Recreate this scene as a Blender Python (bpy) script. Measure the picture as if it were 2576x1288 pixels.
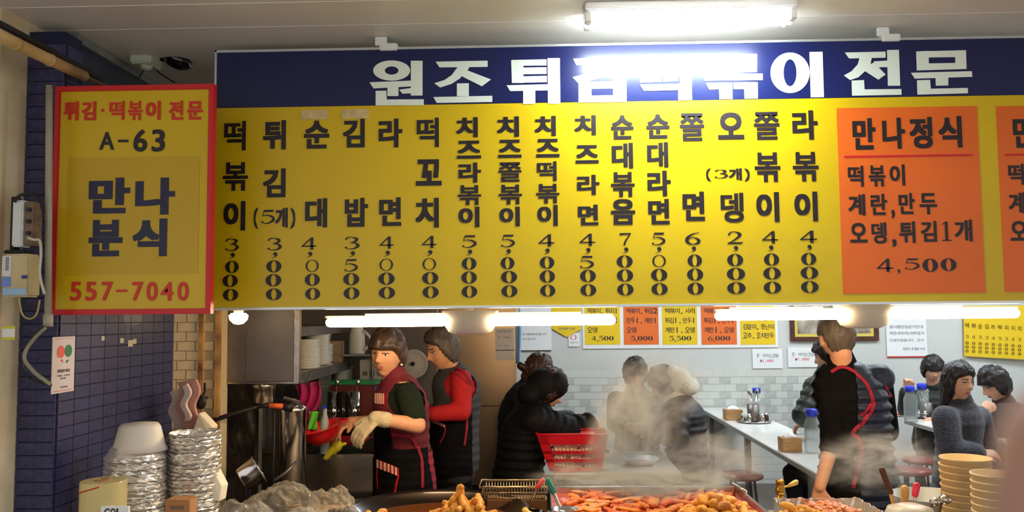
import bpy, bmesh, math, random
from mathutils import Vector, Matrix, Euler, noise
random.seed(7)
PI = math.pi
scene = bpy.context.scene
for o in list(bpy.data.objects): bpy.data.objects.remove(o)
COL = scene.collection

# ------------------------------------------------------------------ camera
F = 2150.0
CAM = Vector((0.0, -2.8, 1.68))
yaw, pitch, roll = math.radians(1.76), math.radians(4.02), math.radians(0.5)
FWD = Vector((-math.sin(yaw)*math.cos(pitch), math.cos(yaw)*math.cos(pitch), math.sin(pitch)))
R0 = Vector((math.cos(yaw), math.sin(yaw), 0))
U0 = R0.cross(FWD)
RT = R0*math.cos(roll) - U0*math.sin(roll)
UP = U0*math.cos(roll) + R0*math.sin(roll)
cd = bpy.data.cameras.new('camera'); cam = bpy.data.objects.new('camera', cd); COL.objects.link(cam)
cam.matrix_world = Matrix(((RT.x, UP.x, -FWD.x, CAM.x), (RT.y, UP.y, -FWD.y, CAM.y), (RT.z, UP.z, -FWD.z, CAM.z), (0, 0, 0, 1)))
cd.sensor_width = 36; cd.lens = F/2576*36; cd.clip_start = .008; cd.clip_end = 60
cd.dof.use_dof = True; cd.dof.focus_distance = 3.1; cd.dof.aperture_fstop = 13
scene.camera = cam
# ------------------------------------------------------------------ world, exposure
w = bpy.data.worlds.new('world'); scene.world = w; w.use_nodes = True
w.node_tree.nodes['Background'].inputs[0].default_value = (1.0, .96, .92, 1)
w.node_tree.nodes['Background'].inputs[1].default_value = .33
scene.view_settings.view_transform = 'Standard'; scene.view_settings.look = 'None'
scene.view_settings.gamma = 1; scene.view_settings.use_curve_mapping = False
scene.view_settings.exposure = 1.6
cy = scene.cycles
cy.use_denoising = True; cy.max_bounces = 6; cy.diffuse_bounces = 3; cy.glossy_bounces = 3
cy.transmission_bounces = 4; cy.transparent_max_bounces = 12; cy.volume_bounces = 0
cy.volume_step_rate = 2.0; cy.volume_max_steps = 64; cy.sample_clamp_indirect = 6
TUBE_W = 19.0      # emission of the warm LED tubes
TOP_W = 39.0       # emission of the ceiling batten lamp
BACK_W = 9.5       # emission of the seating area's ceiling panels

def ray(px, py): return RT*((px-1288)/F) + UP*((644-py)/F) + FWD
def P(px, py, Y):
    r = ray(px, py); return CAM + r*((Y-CAM.y)/r.y)
def PZ(px, py, z):
    r = ray(px, py); return CAM + r*((z-CAM.z)/r.z)
def PX(px, py, x):
    r = ray(px, py); return CAM + r*((x-CAM.x)/r.x)

# ------------------------------------------------------------------ materials
def lin(c):
    if max(c[:3]) > 1: c = [v/255 for v in c[:3]]
    return tuple((v/12.92 if v <= .04045 else ((v+.055)/1.055)**2.4) for v in c[:3]) + (1,)
MATS = {}
def mat(name, col, rough=.6, metal=0.0, var=.0, scale=8, bump=0.0, bscale=60, spec=.5, emit=None, ew=0, alpha=1, trans=0, stretch=None, ior=1.45, sheen=0, coat=0, col2=None):
    if name in MATS: return MATS[name]
    m = bpy.data.materials.new(name); m.use_nodes = True; MATS[name] = m
    nt = m.node_tree; N = nt.nodes; L = nt.links; b = N['Principled BSDF']
    c = lin(col); b.inputs['Base Color'].default_value = c
    b.inputs['Roughness'].default_value = rough; b.inputs['Metallic'].default_value = metal
    b.inputs['Specular IOR Level'].default_value = spec; b.inputs['IOR'].default_value = ior
    b.inputs['Alpha'].default_value = alpha; b.inputs['Transmission Weight'].default_value = trans
    b.inputs['Sheen Weight'].default_value = sheen; b.inputs['Coat Weight'].default_value = coat
    tc = N.new('ShaderNodeTexCoord'); mp = N.new('ShaderNodeMapping'); L.new(tc.outputs['Object'], mp.inputs[0])
    if stretch: mp.inputs['Scale'].default_value = stretch
    if var > 0:
        n = N.new('ShaderNodeTexNoise'); n.inputs['Scale'].default_value = scale; n.inputs['Detail'].default_value = 5
        L.new(mp.outputs[0], n.inputs[0])
        mx = N.new('ShaderNodeMix'); mx.data_type = 'RGBA'
        c2 = lin(col2) if col2 else tuple(v*(1-var) for v in c[:3])+(1,)
        mx.inputs[6].default_value = c if col2 else tuple(min(1, v*(1+var*.4)) for v in c[:3])+(1,); mx.inputs[7].default_value = c2
        rp = N.new('ShaderNodeMapRange'); rp.inputs[1].default_value = .35; rp.inputs[2].default_value = .68
        L.new(n.outputs[0], rp.inputs[0]); L.new(rp.outputs[0], mx.inputs[0]); L.new(mx.outputs[2], b.inputs['Base Color'])
    if bump > 0:
        n = N.new('ShaderNodeTexNoise'); n.inputs['Scale'].default_value = bscale; n.inputs['Detail'].default_value = 4
        L.new(mp.outputs[0], n.inputs[0])
        bp = N.new('ShaderNodeBump'); bp.inputs['Strength'].default_value = min(1, bump); bp.inputs['Distance'].default_value = .01
        L.new(n.outputs[0], bp.inputs['Height']); L.new(bp.outputs[0], b.inputs['Normal'])
    if emit:
        b.inputs['Emission Color'].default_value = lin(emit); b.inputs['Emission Strength'].default_value = ew
    return m

# ------------------------------------------------------------------ mesh helpers
class MB:
    def __init__(s): s.v = []; s.f = []
    def add(s, vs, fs):
        n = len(s.v); s.v += [Vector(v) for v in vs]; s.f += [tuple(i+n for i in f) for f in fs]; return s
    def box(s, a, b, rot=None, about=None, bev=0):
        x0, y0, z0 = [min(a[i], b[i]) for i in range(3)]; x1, y1, z1 = [max(a[i], b[i]) for i in range(3)]
        if bev:
            bm = bmesh.new(); bmesh.ops.create_cube(bm, size=1)
            for v in bm.verts: v.co = Vector(((x0+x1)/2+v.co.x*(x1-x0), (y0+y1)/2+v.co.y*(y1-y0), (z0+z1)/2+v.co.z*(z1-z0)))
            bmesh.ops.bevel(bm, geom=bm.edges[:], offset=bev, segments=2, affect='EDGES')
            bm.verts.index_update(); vs = [v.co.copy() for v in bm.verts]; fs = [tuple(v.index for v in f.verts) for f in bm.faces]; bm.free()
        else:
            vs = [Vector(p) for p in ((x0,y0,z0),(x1,y0,z0),(x1,y1,z0),(x0,y1,z0),(x0,y0,z1),(x1,y0,z1),(x1,y1,z1),(x0,y1,z1))]
            fs = [(0,3,2,1),(4,5,6,7),(0,1,5,4),(1,2,6,5),(2,3,7,6),(3,0,4,7)]
        if rot:
            c = Vector(about) if about else Vector(((x0+x1)/2, (y0+y1)/2, (z0+z1)/2)); M = Euler(rot).to_matrix()
            vs = [c + M @ (v-c) for v in vs]
        return s.add(vs, fs)
    def cyl(s, p0, p1, r0, r1=None, n=16, caps=True):
        r1 = r0 if r1 is None else r1; p0 = Vector(p0); p1 = Vector(p1); d = (p1-p0).normalized()
        a = d.orthogonal().normalized(); b = d.cross(a); vs = []
        for p, r in ((p0, r0), (p1, r1)):
            for k in range(n): t = 2*PI*k/n; vs.append(p + (a*math.cos(t)+b*math.sin(t))*r)
        fs = [(k, (k+1) % n, n+(k+1) % n, n+k) for k in range(n)]
        if caps: fs += [tuple(range(n-1, -1, -1)), tuple(range(n, 2*n))]
        return s.add(vs, fs)
    def ell(s, c, r, n=16, m=10, M=None):
        c = Vector(c); r = (r, r, r) if isinstance(r, (int, float)) else r; vs = [(0, 0, -r[2])]
        for j in range(1, m):
            ph = -PI/2 + PI*j/m
            for k in range(n): t = 2*PI*k/n; vs.append((r[0]*math.cos(ph)*math.cos(t), r[1]*math.cos(ph)*math.sin(t), r[2]*math.sin(ph)))
        vs.append((0, 0, r[2])); fs = []
        for k in range(n): fs.append((0, 1+(k+1) % n, 1+k)); fs.append((len(vs)-1, 1+(m-2)*n+k, 1+(m-2)*n+(k+1) % n))
        for j in range(m-2):
            for k in range(n): fs.append((1+j*n+k, 1+j*n+(k+1) % n, 1+(j+1)*n+(k+1) % n, 1+(j+1)*n+k))
        vs = [Vector(v) for v in vs]
        if M: vs = [M @ v for v in vs]
        return s.add([c+v for v in vs], fs)
    def cap(s, p0, p1, r0, r1=None, n=12):    # closed tapered capsule
        r1 = r0 if r1 is None else r1; p0 = Vector(p0); p1 = Vector(p1); d = p1-p0; L = d.length
        if L < 1e-6: return s.ell(p0, r0)
        d.normalize(); a = d.orthogonal().normalized(); b = d.cross(a); vs = [p0-d*r0]; rings = []
        for th in (-60, -30, 0): rings.append((p0+d*(r0*math.sin(math.radians(th))), r0*math.cos(math.radians(th))))
        for th in (0, 30, 60): rings.append((p1+d*(r1*math.sin(math.radians(th))), r1*math.cos(math.radians(th))))
        for p, r in rings:
            for k in range(n): t = 2*PI*k/n; vs.append(p+(a*math.cos(t)+b*math.sin(t))*r)
        vs.append(p1+d*r1); fs = []
        for k in range(n): fs.append((0, 1+(k+1) % n, 1+k)); fs.append((len(vs)-1, 1+5*n+k, 1+5*n+(k+1) % n))
        for j in range(5):
            for k in range(n): fs.append((1+j*n+k, 1+j*n+(k+1) % n, 1+(j+1)*n+(k+1) % n, 1+(j+1)*n+k))
        return s.add(vs, fs)
    def tube(s, pts, r, n=8, closed=False):
        pts = [Vector(p) for p in pts]; rr = r if isinstance(r, (list, tuple)) else [r]*len(pts); vs = []; up = None
        m = len(pts)
        for i, p in enumerate(pts):
            if closed: d = pts[(i+1) % m]-pts[i-1]
            else: d = pts[min(i+1, m-1)]-pts[max(i-1, 0)]
            d.normalize()
            a = (up - d*up.dot(d)) if up else d.orthogonal()
            if a.length < 1e-5: a = d.orthogonal()
            a.normalize(); up = a; b = d.cross(a)
            for k in range(n): t = 2*PI*k/n; vs.append(p+(a*math.cos(t)+b*math.sin(t))*rr[i])
        fs = []
        for i in range(m if closed else m-1):
            j = (i+1) % m
            for k in range(n): fs.append((i*n+k, i*n+(k+1) % n, j*n+(k+1) % n, j*n+k))
        if not closed: fs += [tuple(range(n-1, -1, -1)), tuple(range((m-1)*n, m*n))]
        return s.add(vs, fs)
    def lathe(s, prof, c=(0, 0, 0), n=32, wob=0, M=None, seed=0, freq=1):
        c = Vector(c); vs = []; rnd = random.Random(seed)
        for (r, z) in prof:
            for k in range(n):
                t = 2*PI*k/n; rr = r*(1+(rnd.uniform(-wob, wob) if wob else 0)); v = Vector((rr*math.cos(t), rr*math.sin(t), z+(rnd.uniform(-wob, wob)*.03 if wob else 0)))
                vs.append(c + (M @ v if M else v))
        fs = []
        for j in range(len(prof)-1):
            for k in range(n): fs.append((j*n+k, j*n+(k+1) % n, (j+1)*n+(k+1) % n, (j+1)*n+k))
        if prof[0][0] > 1e-5 and prof[0] != prof[-1]: pass
        return s.add(vs, fs)
    def grid(s, fn, nu, nv):
        vs = [fn(i/nu, j/nv) for j in range(nv+1) for i in range(nu+1)]
        fs = [(j*(nu+1)+i, j*(nu+1)+i+1, (j+1)*(nu+1)+i+1, (j+1)*(nu+1)+i) for j in range(nv) for i in range(nu)]
        return s.add(vs, fs)
    def poly(s, pts): return s.add(pts, [tuple(range(len(pts)))])
    def mesh(s, name, m, smooth=False, off=None, fix=True):
        me = bpy.data.meshes.new(name); o = off or Vector()
        me.from_pydata([tuple(v-o) for v in s.v], [], s.f)
        if fix and len(s.f) < 60000:
            bm = bmesh.new(); bm.from_mesh(me); bmesh.ops.recalc_face_normals(bm, faces=bm.faces); bm.to_mesh(me); bm.free()
        if smooth: me.polygons.foreach_set('use_smooth', [True]*len(me.polygons))
        if m: me.materials.append(m)
        me.update(); return me
    def build(s, name, m, parent=None, smooth=False, loc=None, fix=True, solid=0, bevel=0, auto=False):
        off = world_loc(parent) if parent else (Vector(loc) if loc is not None else Vector())
        me = s.mesh(name, m, smooth, off, fix)
        o = bpy.data.objects.new(name, me); COL.objects.link(o)
        if parent: o.parent = parent
        else: o.location = off
        if solid:
            md = o.modifiers.new('s', 'SOLIDIFY'); md.thickness = solid; md.offset = 0
        if bevel:
            md = o.modifiers.new('b', 'BEVEL'); md.width = bevel; md.segments = 2; md.limit_method = 'ANGLE'
        if auto:
            md = o.modifiers.new('e', 'EDGE_SPLIT'); md.split_angle = math.radians(35)
        return o
def world_loc(o):
    v = Vector()
    while o: v += o.location; o = o.parent
    return v
def thing(name, label, cat, loc=(0, 0, 0), group=None):
    o = bpy.data.objects.new(name, None); COL.objects.link(o); o.location = loc; o.empty_display_size = .1
    return tag(o, label, cat, group)
def tag(o, label, cat, group=None, kind=None):
    o['label'] = label; o['category'] = cat
    if group: o['group'] = group
    if kind: o['kind'] = kind
    return o
def struct(o): o['kind'] = 'structure'; return o
def dup(root, delta=(0, 0, 0), rot=0, label=None):
    r = root.copy(); COL.objects.link(r); r.location = root.location + Vector(delta); r.rotation_euler.z = rot
    if label: r['label'] = label
    for ch in list(root.children):
        c = ch.copy(); COL.objects.link(c); c.parent = r
        for g in ch.children: d = g.copy(); COL.objects.link(d); d.parent = c
    return r
def catmull(pts, n=6):
    pts = [Vector(p) for p in pts]; out = []
    for i in range(len(pts)-1):
        p0 = pts[max(i-1, 0)]; p1 = pts[i]; p2 = pts[i+1]; p3 = pts[min(i+2, len(pts)-1)]
        for k in range(n):
            t = k/n; out.append(.5*((2*p1)+(p2-p0)*t+(2*p0-5*p1+4*p2-p3)*t*t+(3*p1-p0-3*p2+p3)*t**3))
    out.append(pts[-1]); return out
def remesh(mb, voxel, smooth_it=4, fac=.5, adapt=0):
    """turn a heap of overlapping closed shapes into one continuous skin; returns an MB"""
    me = mb.mesh('tmp', None, False, fix=False); o = bpy.data.objects.new('tmp', me); COL.objects.link(o)
    r = o.modifiers.new('r', 'REMESH'); r.mode = 'VOXEL'; r.voxel_size = voxel; r.adaptivity = adapt
    if smooth_it:
        s = o.modifiers.new('s', 'SMOOTH'); s.factor = fac; s.iterations = smooth_it
    dg = bpy.context.evaluated_depsgraph_get(); ev = o.evaluated_get(dg); m2 = ev.to_mesh()
    out = MB(); out.v = [v.co.copy() for v in m2.vertices]; out.f = [tuple(p.vertices) for p in m2.polygons]
    ev.to_mesh_clear(); bpy.data.objects.remove(o); bpy.data.meshes.remove(me); return out

# ------------------------------------------------------------------ lettering
GL = {}
def glyph(ch, off):
    k = (ch, off)
    if k in GL: return GL[k]
    cu = bpy.data.curves.new('t', 'FONT'); cu.body = ch; cu.size = 1; off = min(off, .024) if ch in '쫄볶떡뎅' else off
    cu.offset = min(off, .008); cu.dimensions = '2D'; cu.fill_mode = 'BOTH'; cu.resolution_u = 4
    o = bpy.data.objects.new('t', cu); COL.objects.link(o)
    dg = bpy.context.evaluated_depsgraph_get(); ev = o.evaluated_get(dg); me = ev.to_mesh()
    vs = [(v.co.x, v.co.y) for v in me.vertices]; fs = [tuple(p.vertices) for p in me.polygons]
    ev.to_mesh_clear(); bpy.data.objects.remove(o); bpy.data.curves.remove(cu)
    if vs and off > .010:      # embolden: the same outline stamped with small shifts, each on its own hair-thin layer
        e = (off-.008)*1.35; base = vs; bf = fs; vs = []; fs = []
        for li, (sx, sy) in enumerate(((0, 0), (1, .7), (-1, .7), (1, -.7), (-1, -.7), (1, 0), (-1, 0))):
            n = len(vs); vs += [(v[0]+sx*e, v[1]+sy*e, li) for v in base]; fs += [tuple(i+n for i in f) for f in bf]
    if vs:
        x0 = min(v[0] for v in vs); x1 = max(v[0] for v in vs); y0 = min(v[1] for v in vs); y1 = max(v[1] for v in vs)
        vs = [((v[0]-x0)/max(x1-x0, 1e-6), (v[1]-y0)/max(y1-y0, 1e-6), v[2] if len(v) > 2 else 0) for v in vs]
    GL[k] = (vs, fs); return GL[k]
def box_on(Y, x0, y0, x1, y1):
    cx, cyy = (x0+x1)/2, (y0+y1)/2
    l = P(x0, cyy, Y); r = P(x1, cyy, Y); t = P(cx, y0, Y); b = P(cx, y1, Y)
    return l.x, r.x, b.z, t.z
def put(mb, g, Y, x0, y0, x1, y1):
    """g = (verts 0..1, faces) laid out upright on the plane y = Y"""
    a, b, c, d = box_on(Y, x0, y0, x1, y1); vs, fs = g
    mb.add([(a+(b-a)*v[0], Y-(v[2]*.00006 if len(v) > 2 else 0), c+(d-c)*v[1]) for v in vs], fs)
def word(mb, text, Y, x0, y0, x1, y1, off=.018, gap=.12):
    """a line of characters spread evenly in a pixel box"""
    n = len(text); wd = (x1-x0)/(n-(gap if n > 1 else 0))
    for i, ch in enumerate(text):
        if ch == ' ': continue
        a = x0+i*wd
        if ch in ',.': put(mb, glyph(ch, off), Y, a+wd*.2, y0+(y1-y0)*.8, a+wd*.5, y1+(y1-y0)*.1)
        elif ch == '-': put(mb, glyph(ch, off), Y, a+wd*.1, y0+(y1-y0)*.45, a+wd*.8, y0+(y1-y0)*.55)
        elif ch == '1': put(mb, glyph(ch, 0), Y, a+wd*.3, y0, a+wd*.52, y1)
        else: put(mb, glyph(ch, off), Y, a, y0, a+wd*(1-gap), y1)
def ribbon(pts, n=7):
    pts = catmull([(p[0], p[1], p[2]) for p in pts], n); L = []; R_ = []
    for i, p in enumerate(pts):
        d = pts[min(i+1, len(pts)-1)]-pts[max(i-1, 0)]; q = Vector((-d.y, d.x)); q = q.normalized() if q.length > 1e-9 else Vector((0, 1))
        L.append((p.x+q.x*p.z, p.y+q.y*p.z)); R_.append((p.x-q.x*p.z, p.y-q.y*p.z))
    vs = L+R_; n = len(L); return vs, [(i, i+1, n+i+1, n+i) for i in range(n-1)]
def merge(*gs):
    vs, fs = [], []
    for li, g in enumerate(gs):
        n = len(vs); vs += [(v[0], v[1], li) for v in g[0]]; fs += [tuple(i+n for i in f) for f in g[1]]
    return vs, fs
def ring(inner, n=28):
    vs = []
    for k in range(n): t = 2*PI*k/n; vs.append((.5+.5*math.cos(t), .5+.5*math.sin(t)))
    for k in range(n): t = 2*PI*k/n; vs.append((.5+inner*math.cos(t), .5+.45*math.sin(t)))
    return vs, [(k, (k+1) % n, n+(k+1) % n, n+k) for k in range(n)]
def disc(cx, cyy, r, rz=None, n=16):
    rz = rz or r; return [(cx+r*math.cos(2*PI*k/n), cyy+rz*math.sin(2*PI*k/n)) for k in range(n)], [tuple(range(n))]
SER = {
 '0': ring(.17), 'o': ring(.36),
 '3': merge(ribbon([(.08,.78,.02),(.22,.93,.05),(.5,.97,.03),(.82,.82,.10),(.68,.60,.07),(.42,.53,.03)]), ribbon([(.42,.53,.03),(.75,.48,.06),(.9,.28,.11),(.7,.07,.06),(.38,.02,.035),(.1,.1,.03)]), disc(.13,.14,.08,.07), disc(.14,.82,.07,.06)),
 '4': (( [(.62,1),(.78,1),(.78,0),(.58,0),(.58,.80),(.16,.34),(.98,.34),(.98,.24),(0,.24),(0,.30)] ), [(0,1,2,3,4,9),(9,4,5,8),(5,6,7,8)]),
 '5': merge(([(.2,1),(.95,1),(.9,.84),(.28,.84)], [(0,1,2,3)]), ribbon([(.24,.98,.03),(.18,.75,.03),(.12,.55,.03)]), ribbon([(.12,.55,.02),(.45,.62,.04),(.85,.48,.08),(.92,.26,.10),(.6,.05,.05),(.3,.02,.03),(.04,.1,.03)]), disc(.1,.12,.08,.07)),
 '6': merge(ribbon([(.92,.95,.02),(.5,.85,.05),(.16,.55,.10),(.13,.25,.11),(.35,.04,.05),(.55,.01,.03)]), ribbon([(.55,.01,.03),(.82,.12,.09),(.88,.32,.10),(.7,.52,.05),(.45,.56,.03),(.2,.4,.03)])),
 '7': merge(([(.05,1),(1,1),(1,.9),(.1,.84),(.02,.78)], [(0,1,2,3,4)]), ribbon([(.93,.95,.05),(.7,.6,.06),(.5,.3,.08),(.42,0,.08)])),
 '2': merge(ribbon([(.1,.75,.04),(.25,.95,.04),(.55,.97,.04),(.8,.78,.11),(.65,.5,.07),(.3,.2,.04),(.05,.03,.03)]), ([(.0,0),(.9,0),(1,.22),(.9,.14),(.1,.14)], [(0,1,2,3,4)]), disc(.14,.78,.08,.07)),
 ',': merge(disc(.6,.68,.34,.32), ribbon([(.85,.7,.1),(.75,.35,.1),(.3,.05,.04),(0,-.05,.02)])),
 '1': merge(ribbon([(.5,0,.16),(.5,.5,.16),(.5,1,.16)]), ([(.0,0),(1,0),(1,.06),(0,.06)], [(0,1,2,3)]), ([(.0,.86),(.5,1),(.5,.92),(0,.82)], [(0,1,2,3)])),
 '(': ribbon([(.9,1,.02),(.35,.75,.16),(.2,.5,.2),(.35,.25,.16),(.9,0,.02)]), ')': ribbon([(.1,1,.02),(.65,.75,.16),(.8,.5,.2),(.65,.25,.16),(.1,0,.02)]),
}

ORD = ['topmost', 'second', 'third', 'fourth', 'fifth', 'sixth', 'seventh', 'eighth', 'ninth', 'tenth', 'eleventh', 'twelfth', 'thirteenth', 'fourteenth', 'fifteenth', 'sixteenth', 'seventeenth', 'eighteenth', 'nineteenth', 'twentieth']+['twenty-'+w_ for w_ in 'first second third fourth fifth sixth seventh eighth ninth'.split()]+['thirtieth']+['thirty-'+w_ for w_ in 'first second third fourth fifth sixth seventh eighth ninth'.split()]+['fortieth']+['forty-'+w_ for w_ in 'first second third fourth fifth sixth seventh eighth ninth'.split()]
# ------------------------------------------------------------------ materials used widely
M_YEL = mat('sign_yellow', (208, 174, 3), .34, spec=.5, var=.10, scale=1.3)
M_YEL2 = mat('sign_yellow_patch', (196, 160, 6), .34, spec=.5, var=.08, scale=2)
M_NAVY = mat('sign_navy', (17, 26, 74), .26, spec=.5, var=.1, scale=2)
M_ORG = mat('sign_orange', (222, 100, 22), .34, var=.08, scale=3)
M_RED = mat('sign_red', (200, 26, 30), .4)
M_WHT = mat('sign_white', (225, 232, 215), .35)
M_BLK = mat('print_black', (30, 22, 24), .4)
M_DGR = mat('print_dark_grey', (40, 40, 44), .4)
M_NVT = mat('print_navy', (24, 26, 60), .4)
M_RDT = mat('print_red', (205, 42, 18), .4)
M_TRIM = mat('aluminium_trim', (200, 205, 205), .3, .7)
M_STEEL = mat('stainless', (190, 182, 172), .24, 1.0, var=.15, scale=4, bump=.15, bscale=20)
M_STEELD = mat('stainless_dull', (128, 120, 114), .42, .85, var=.3, scale=5, bump=.2, bscale=14)
M_DARK = mat('dark_void', (26, 22, 20), .7)

# ------------------------------------------------------------------ setting
XL, XR, ZC, YB = -1.63, 5.6, 2.62, 5.9
struct(MB().box((-4, -3.6, -.05), (XR, YB+.2, 0)).build('floor', mat('floor_tile', (92, 82, 74), .5, var=.25, scale=3)))
M_CEIL = mat('ceiling_board', (232, 224, 210), .42, spec=.4, var=.07, scale=2.5, bump=.12, bscale=5)
ceil = struct(MB().box((-4, -3.6, ZC+.02), (XR, 1.0, ZC+.1)).build('ceiling', M_CEIL))
ys = [-3.6, -2.4, -1.2, -.12, 1.0]
for j in range(4):
    for (q0, q1) in ((-4, 3.2), (3.2, 5.6)):
        MB().box((q0+.001, ys[j]+.001, ZC), (q1-.001, ys[j+1]-.001, ZC+.02), bev=.0006).build('ceiling_panel', M_CEIL, ceil)
MB().box((-2.2, -.123, ZC-.001), (4, -.120, ZC)).build('joint_strip', mat('joint_white', (225, 222, 215), .4), ceil)
MB().box((-3, -.331, ZC-.0015), (.8, -.328, ZC)).build('joint_strip', mat('joint_white', (225, 222, 215), .4), ceil)
struct(MB().box((-1.9, 1.0, 2.75), (XR, YB, 2.85)).build('ceiling', mat('dining_ceiling', (205, 205, 198), .7, var=.05)))
M_WALL = mat('painted_wall', (204, 206, 200), .65, var=.06, scale=1.5)
wb = struct(MB().box((-1.9, YB, 0), (XR, YB+.15, 2.85)).build('wall_back', M_WALL))
struct(MB().box((XR, 1.0, 0), (XR+.1, YB, 2.85)).build('wall_right', M_WALL))
# back wall tiles, running bond, two greys
TZ = P(1790, 930, YB).z
tw, th = .112, .072
tA = mat('tile_pale', (208, 211, 203), .3, var=.04, coat=.3); tB = mat('tile_grey', (188, 193, 186), .3, var=.12, scale=20, coat=.3)
def boxmesh(name, sx, sy, sz, m, bev=.002):
    return MB().box((0, 0, 0), (sx, sy, sz), bev=bev).mesh(name, m)
mA = boxmesh('tile', tw-.0025, .003, th-.0025, tA, .001); mB = boxmesh('tile', tw-.0025, .003, th-.0025, tB, .001)
X0 = P(1290, 930, YB).x; cnt = 0; rest = MB()
for r in range(15):
    for c in range(33):
        x = X0 + (c-.5*(r % 2))*tw; z = TZ-(r+1)*th
        if r < 9 and cnt < 296:
            o = bpy.data.objects.new('tile', mB if ((c + r) % 2 == 0 and random.random() < .7) and r > 0 else mA); COL.objects.link(o)
            o.parent = wb; o.location = (x, YB-.003, z); cnt += 1
        else: rest.box((x, YB-.003, z), (x+tw-.0025, YB, z+th-.0025))
o = rest.build('tile_field', tA, wb); o['kind'] = 'stuff'
# left wall beyond the stall (grey) and far left post
struct(MB().box((-1.9, .9, 0), (-1.75, YB, 2.85)).build('wall_left', mat('kitchen_wall', (120, 110, 100), .6, var=.2)))
# blue tiled pier
XW = -1.48
pier = struct(MB().box((-1.60, -.2, 0), (XW-.006, -.10, ZC-.03)).box((-1.60, -.10, 0), (XW-.006, .64, 2.24)).build('wall_pier', mat('blue_grout', (26, 32, 62), .8)))
M_BT = mat('blue_tile', (58, 58, 96), .45, var=.4, scale=55, coat=.05, bump=.15, bscale=80, col2=(40, 40, 72))
rh = .040; tl = .092
me_s = MB().box((0, 0, 0), (.008, tl-.0012, rh-.003), bev=.0012).mesh('tile', M_BT)
me_f = MB().box((0, 0, 0), (.117, .008, rh-.003), bev=.0015).mesh('tile', M_BT)
cnt = 0; rest = MB()
for r in range(64):
    z = ZC-.07-(r+1)*rh
    if z < 0: break
    for c in range(9):
        y = -.192+c*tl
        if z > 2.19 and c > 0: continue
        vis = .75 < z < 1.75
        if vis and cnt < 292-30:
            o = bpy.data.objects.new('tile', me_s); COL.objects.link(o); o.parent = pier; o.location = (XW-.008, y, z); cnt += 1
        else: rest.box((XW-.008, y, z), (XW, y+tl-.003, z+rh-.003))
    o = None
    if 1.1 < z < 2.3:
        o = bpy.data.objects.new('tile', me_f); COL.objects.link(o); o.parent = pier; o.location = (-1.60, -.206, z)
    else: rest.box((-1.60, -.206, z), (-1.483, -.2, z+rh-.003))
o = rest.build('tile_field', M_BT, pier); o['kind'] = 'stuff'
# chipped marks on the tiles
for (a, b, s) in ((255, 846, 8), (302, 851, 9), (322, 856, 12), (334, 853, 9)):
    p = PX(a, b, XW+.001); q = PX(a+s, b+s*1.3, XW+.001)
    MB().box((XW, p.y, q.z), (XW+.002, q.y, p.z), bev=.0008).build('tape_residue', mat('residue', (205, 195, 170), .7), pier)
# far-left painted post and grey wall
a = P(-60, 600, -.25)
struct(MB().box((-1.82, -.34, 0), (-1.602, .5, ZC)).build('wall_post', mat('cream_paint', (236, 220, 184), .6, var=.22, scale=5, col2=(205, 184, 142))))
struct(MB().box((-2.6, -.6, 0), (-1.655, -.345, ZC)).build('wall_alley', mat('grey_paint', (200, 200, 208), .7, var=.15, scale=4)))
# ceiling edge trim and beam receding on the left
struct(MB().box((-1.62, -.1, ZC-.03), (-1.50, 3.4, ZC-.001)).build('trim_1', mat('trim_grey', (120, 122, 116), .6, var=.2)))
struct(MB().box((-1.60, -.098, ZC-.37), (-1.512, 3.4, ZC-.031)).build('trim_2', mat('beam_dark_blue', (36, 42, 56), .6, var=.3)))
# cream tiled strip beyond the pier
YC = .96
cw = struct(MB().box((-1.62, YC, 0), (P(553, 880, YC).x, YC+.1, ZC-.4)).build('wall_kitchen_side', mat('cream_grout', (196, 176, 140), .8)))
M_CT = mat('cream_tile', (232, 206, 160), .3, var=.12, scale=14, coat=.2)
tw2, th2 = .083, .042
me_c = MB().box((0, 0, 0), (tw2-.003, .007, th2-.003), bev=.0015).mesh('tile', M_CT)
x0 = P(424, 880, YC).x
for r in range(17):
    for c in range(-1, 4):
        z = 1.75-r*th2; x = x0+(c+.5*(r % 2))*tw2
        if x+tw2 > P(553, 880, YC).x: continue
        o = bpy.data.objects.new('tile', me_c); COL.objects.link(o); o.parent = cw; o.location = (x, YC-.007, z)
# rusty corner post
rx = P(498, 880, .93).x
struct(MB().box((rx, .93, .9), (rx+.014, .955, 2.2)).box((P(540, 900, .93).x, .93, .9), (P(551, 900, .93).x, .955, 2.2)).build('trim_3', mat('rusty_post', (200, 150, 84), .6, var=.5, scale=7, col2=(96, 52, 22))))

# ------------------------------------------------------------------ main sign board
def quad_on(mb, Y, x0, y0, x1, y1, th=.002):
    a, b, c, d = box_on(Y, x0, y0, x1, y1); mb.box((a, Y, c), (b, Y+th, d)); return a, b, c, d
YS = 0.0
xl = P(536, 500, YS).x; xr = P(2760, 500, YS).x
zt = P(1500, 110, YS).z; zm = P(1500, 256, YS).z; zb = P(1500, 772, YS).z
sign = thing('menu_signboard', 'long navy and yellow menu signboard with large white Hangul over the stall opening', 'sign', ((xl+xr)/2, YS+.06, zb))
MB().box((xl+.004, YS+.004, zb+.006), (xr, YS+.12, zt-.004)).build('backing_box', mat('box_back', (120, 118, 112), .6), sign)
MB().box((xl+.006, YS-.001, zm), (xr, YS+.004, zt-.008)).build('navy_panel', M_NAVY, sign)
MB().box((xl+.006, YS-.001, zb+.008), (xr, YS+.004, zm-.001)).build('yellow_panel', M_YEL, sign)
MB().box((xl, YS-.006, zt-.008), (xr, YS+.12, zt), bev=.001).box((xl, YS-.006, zm), (xl+.007, YS+.12, zt), bev=.001).box((xl, YS-.006, zb), (xr, YS+.12, zb+.008), bev=.001).build('frame', M_TRIM, sign)
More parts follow.
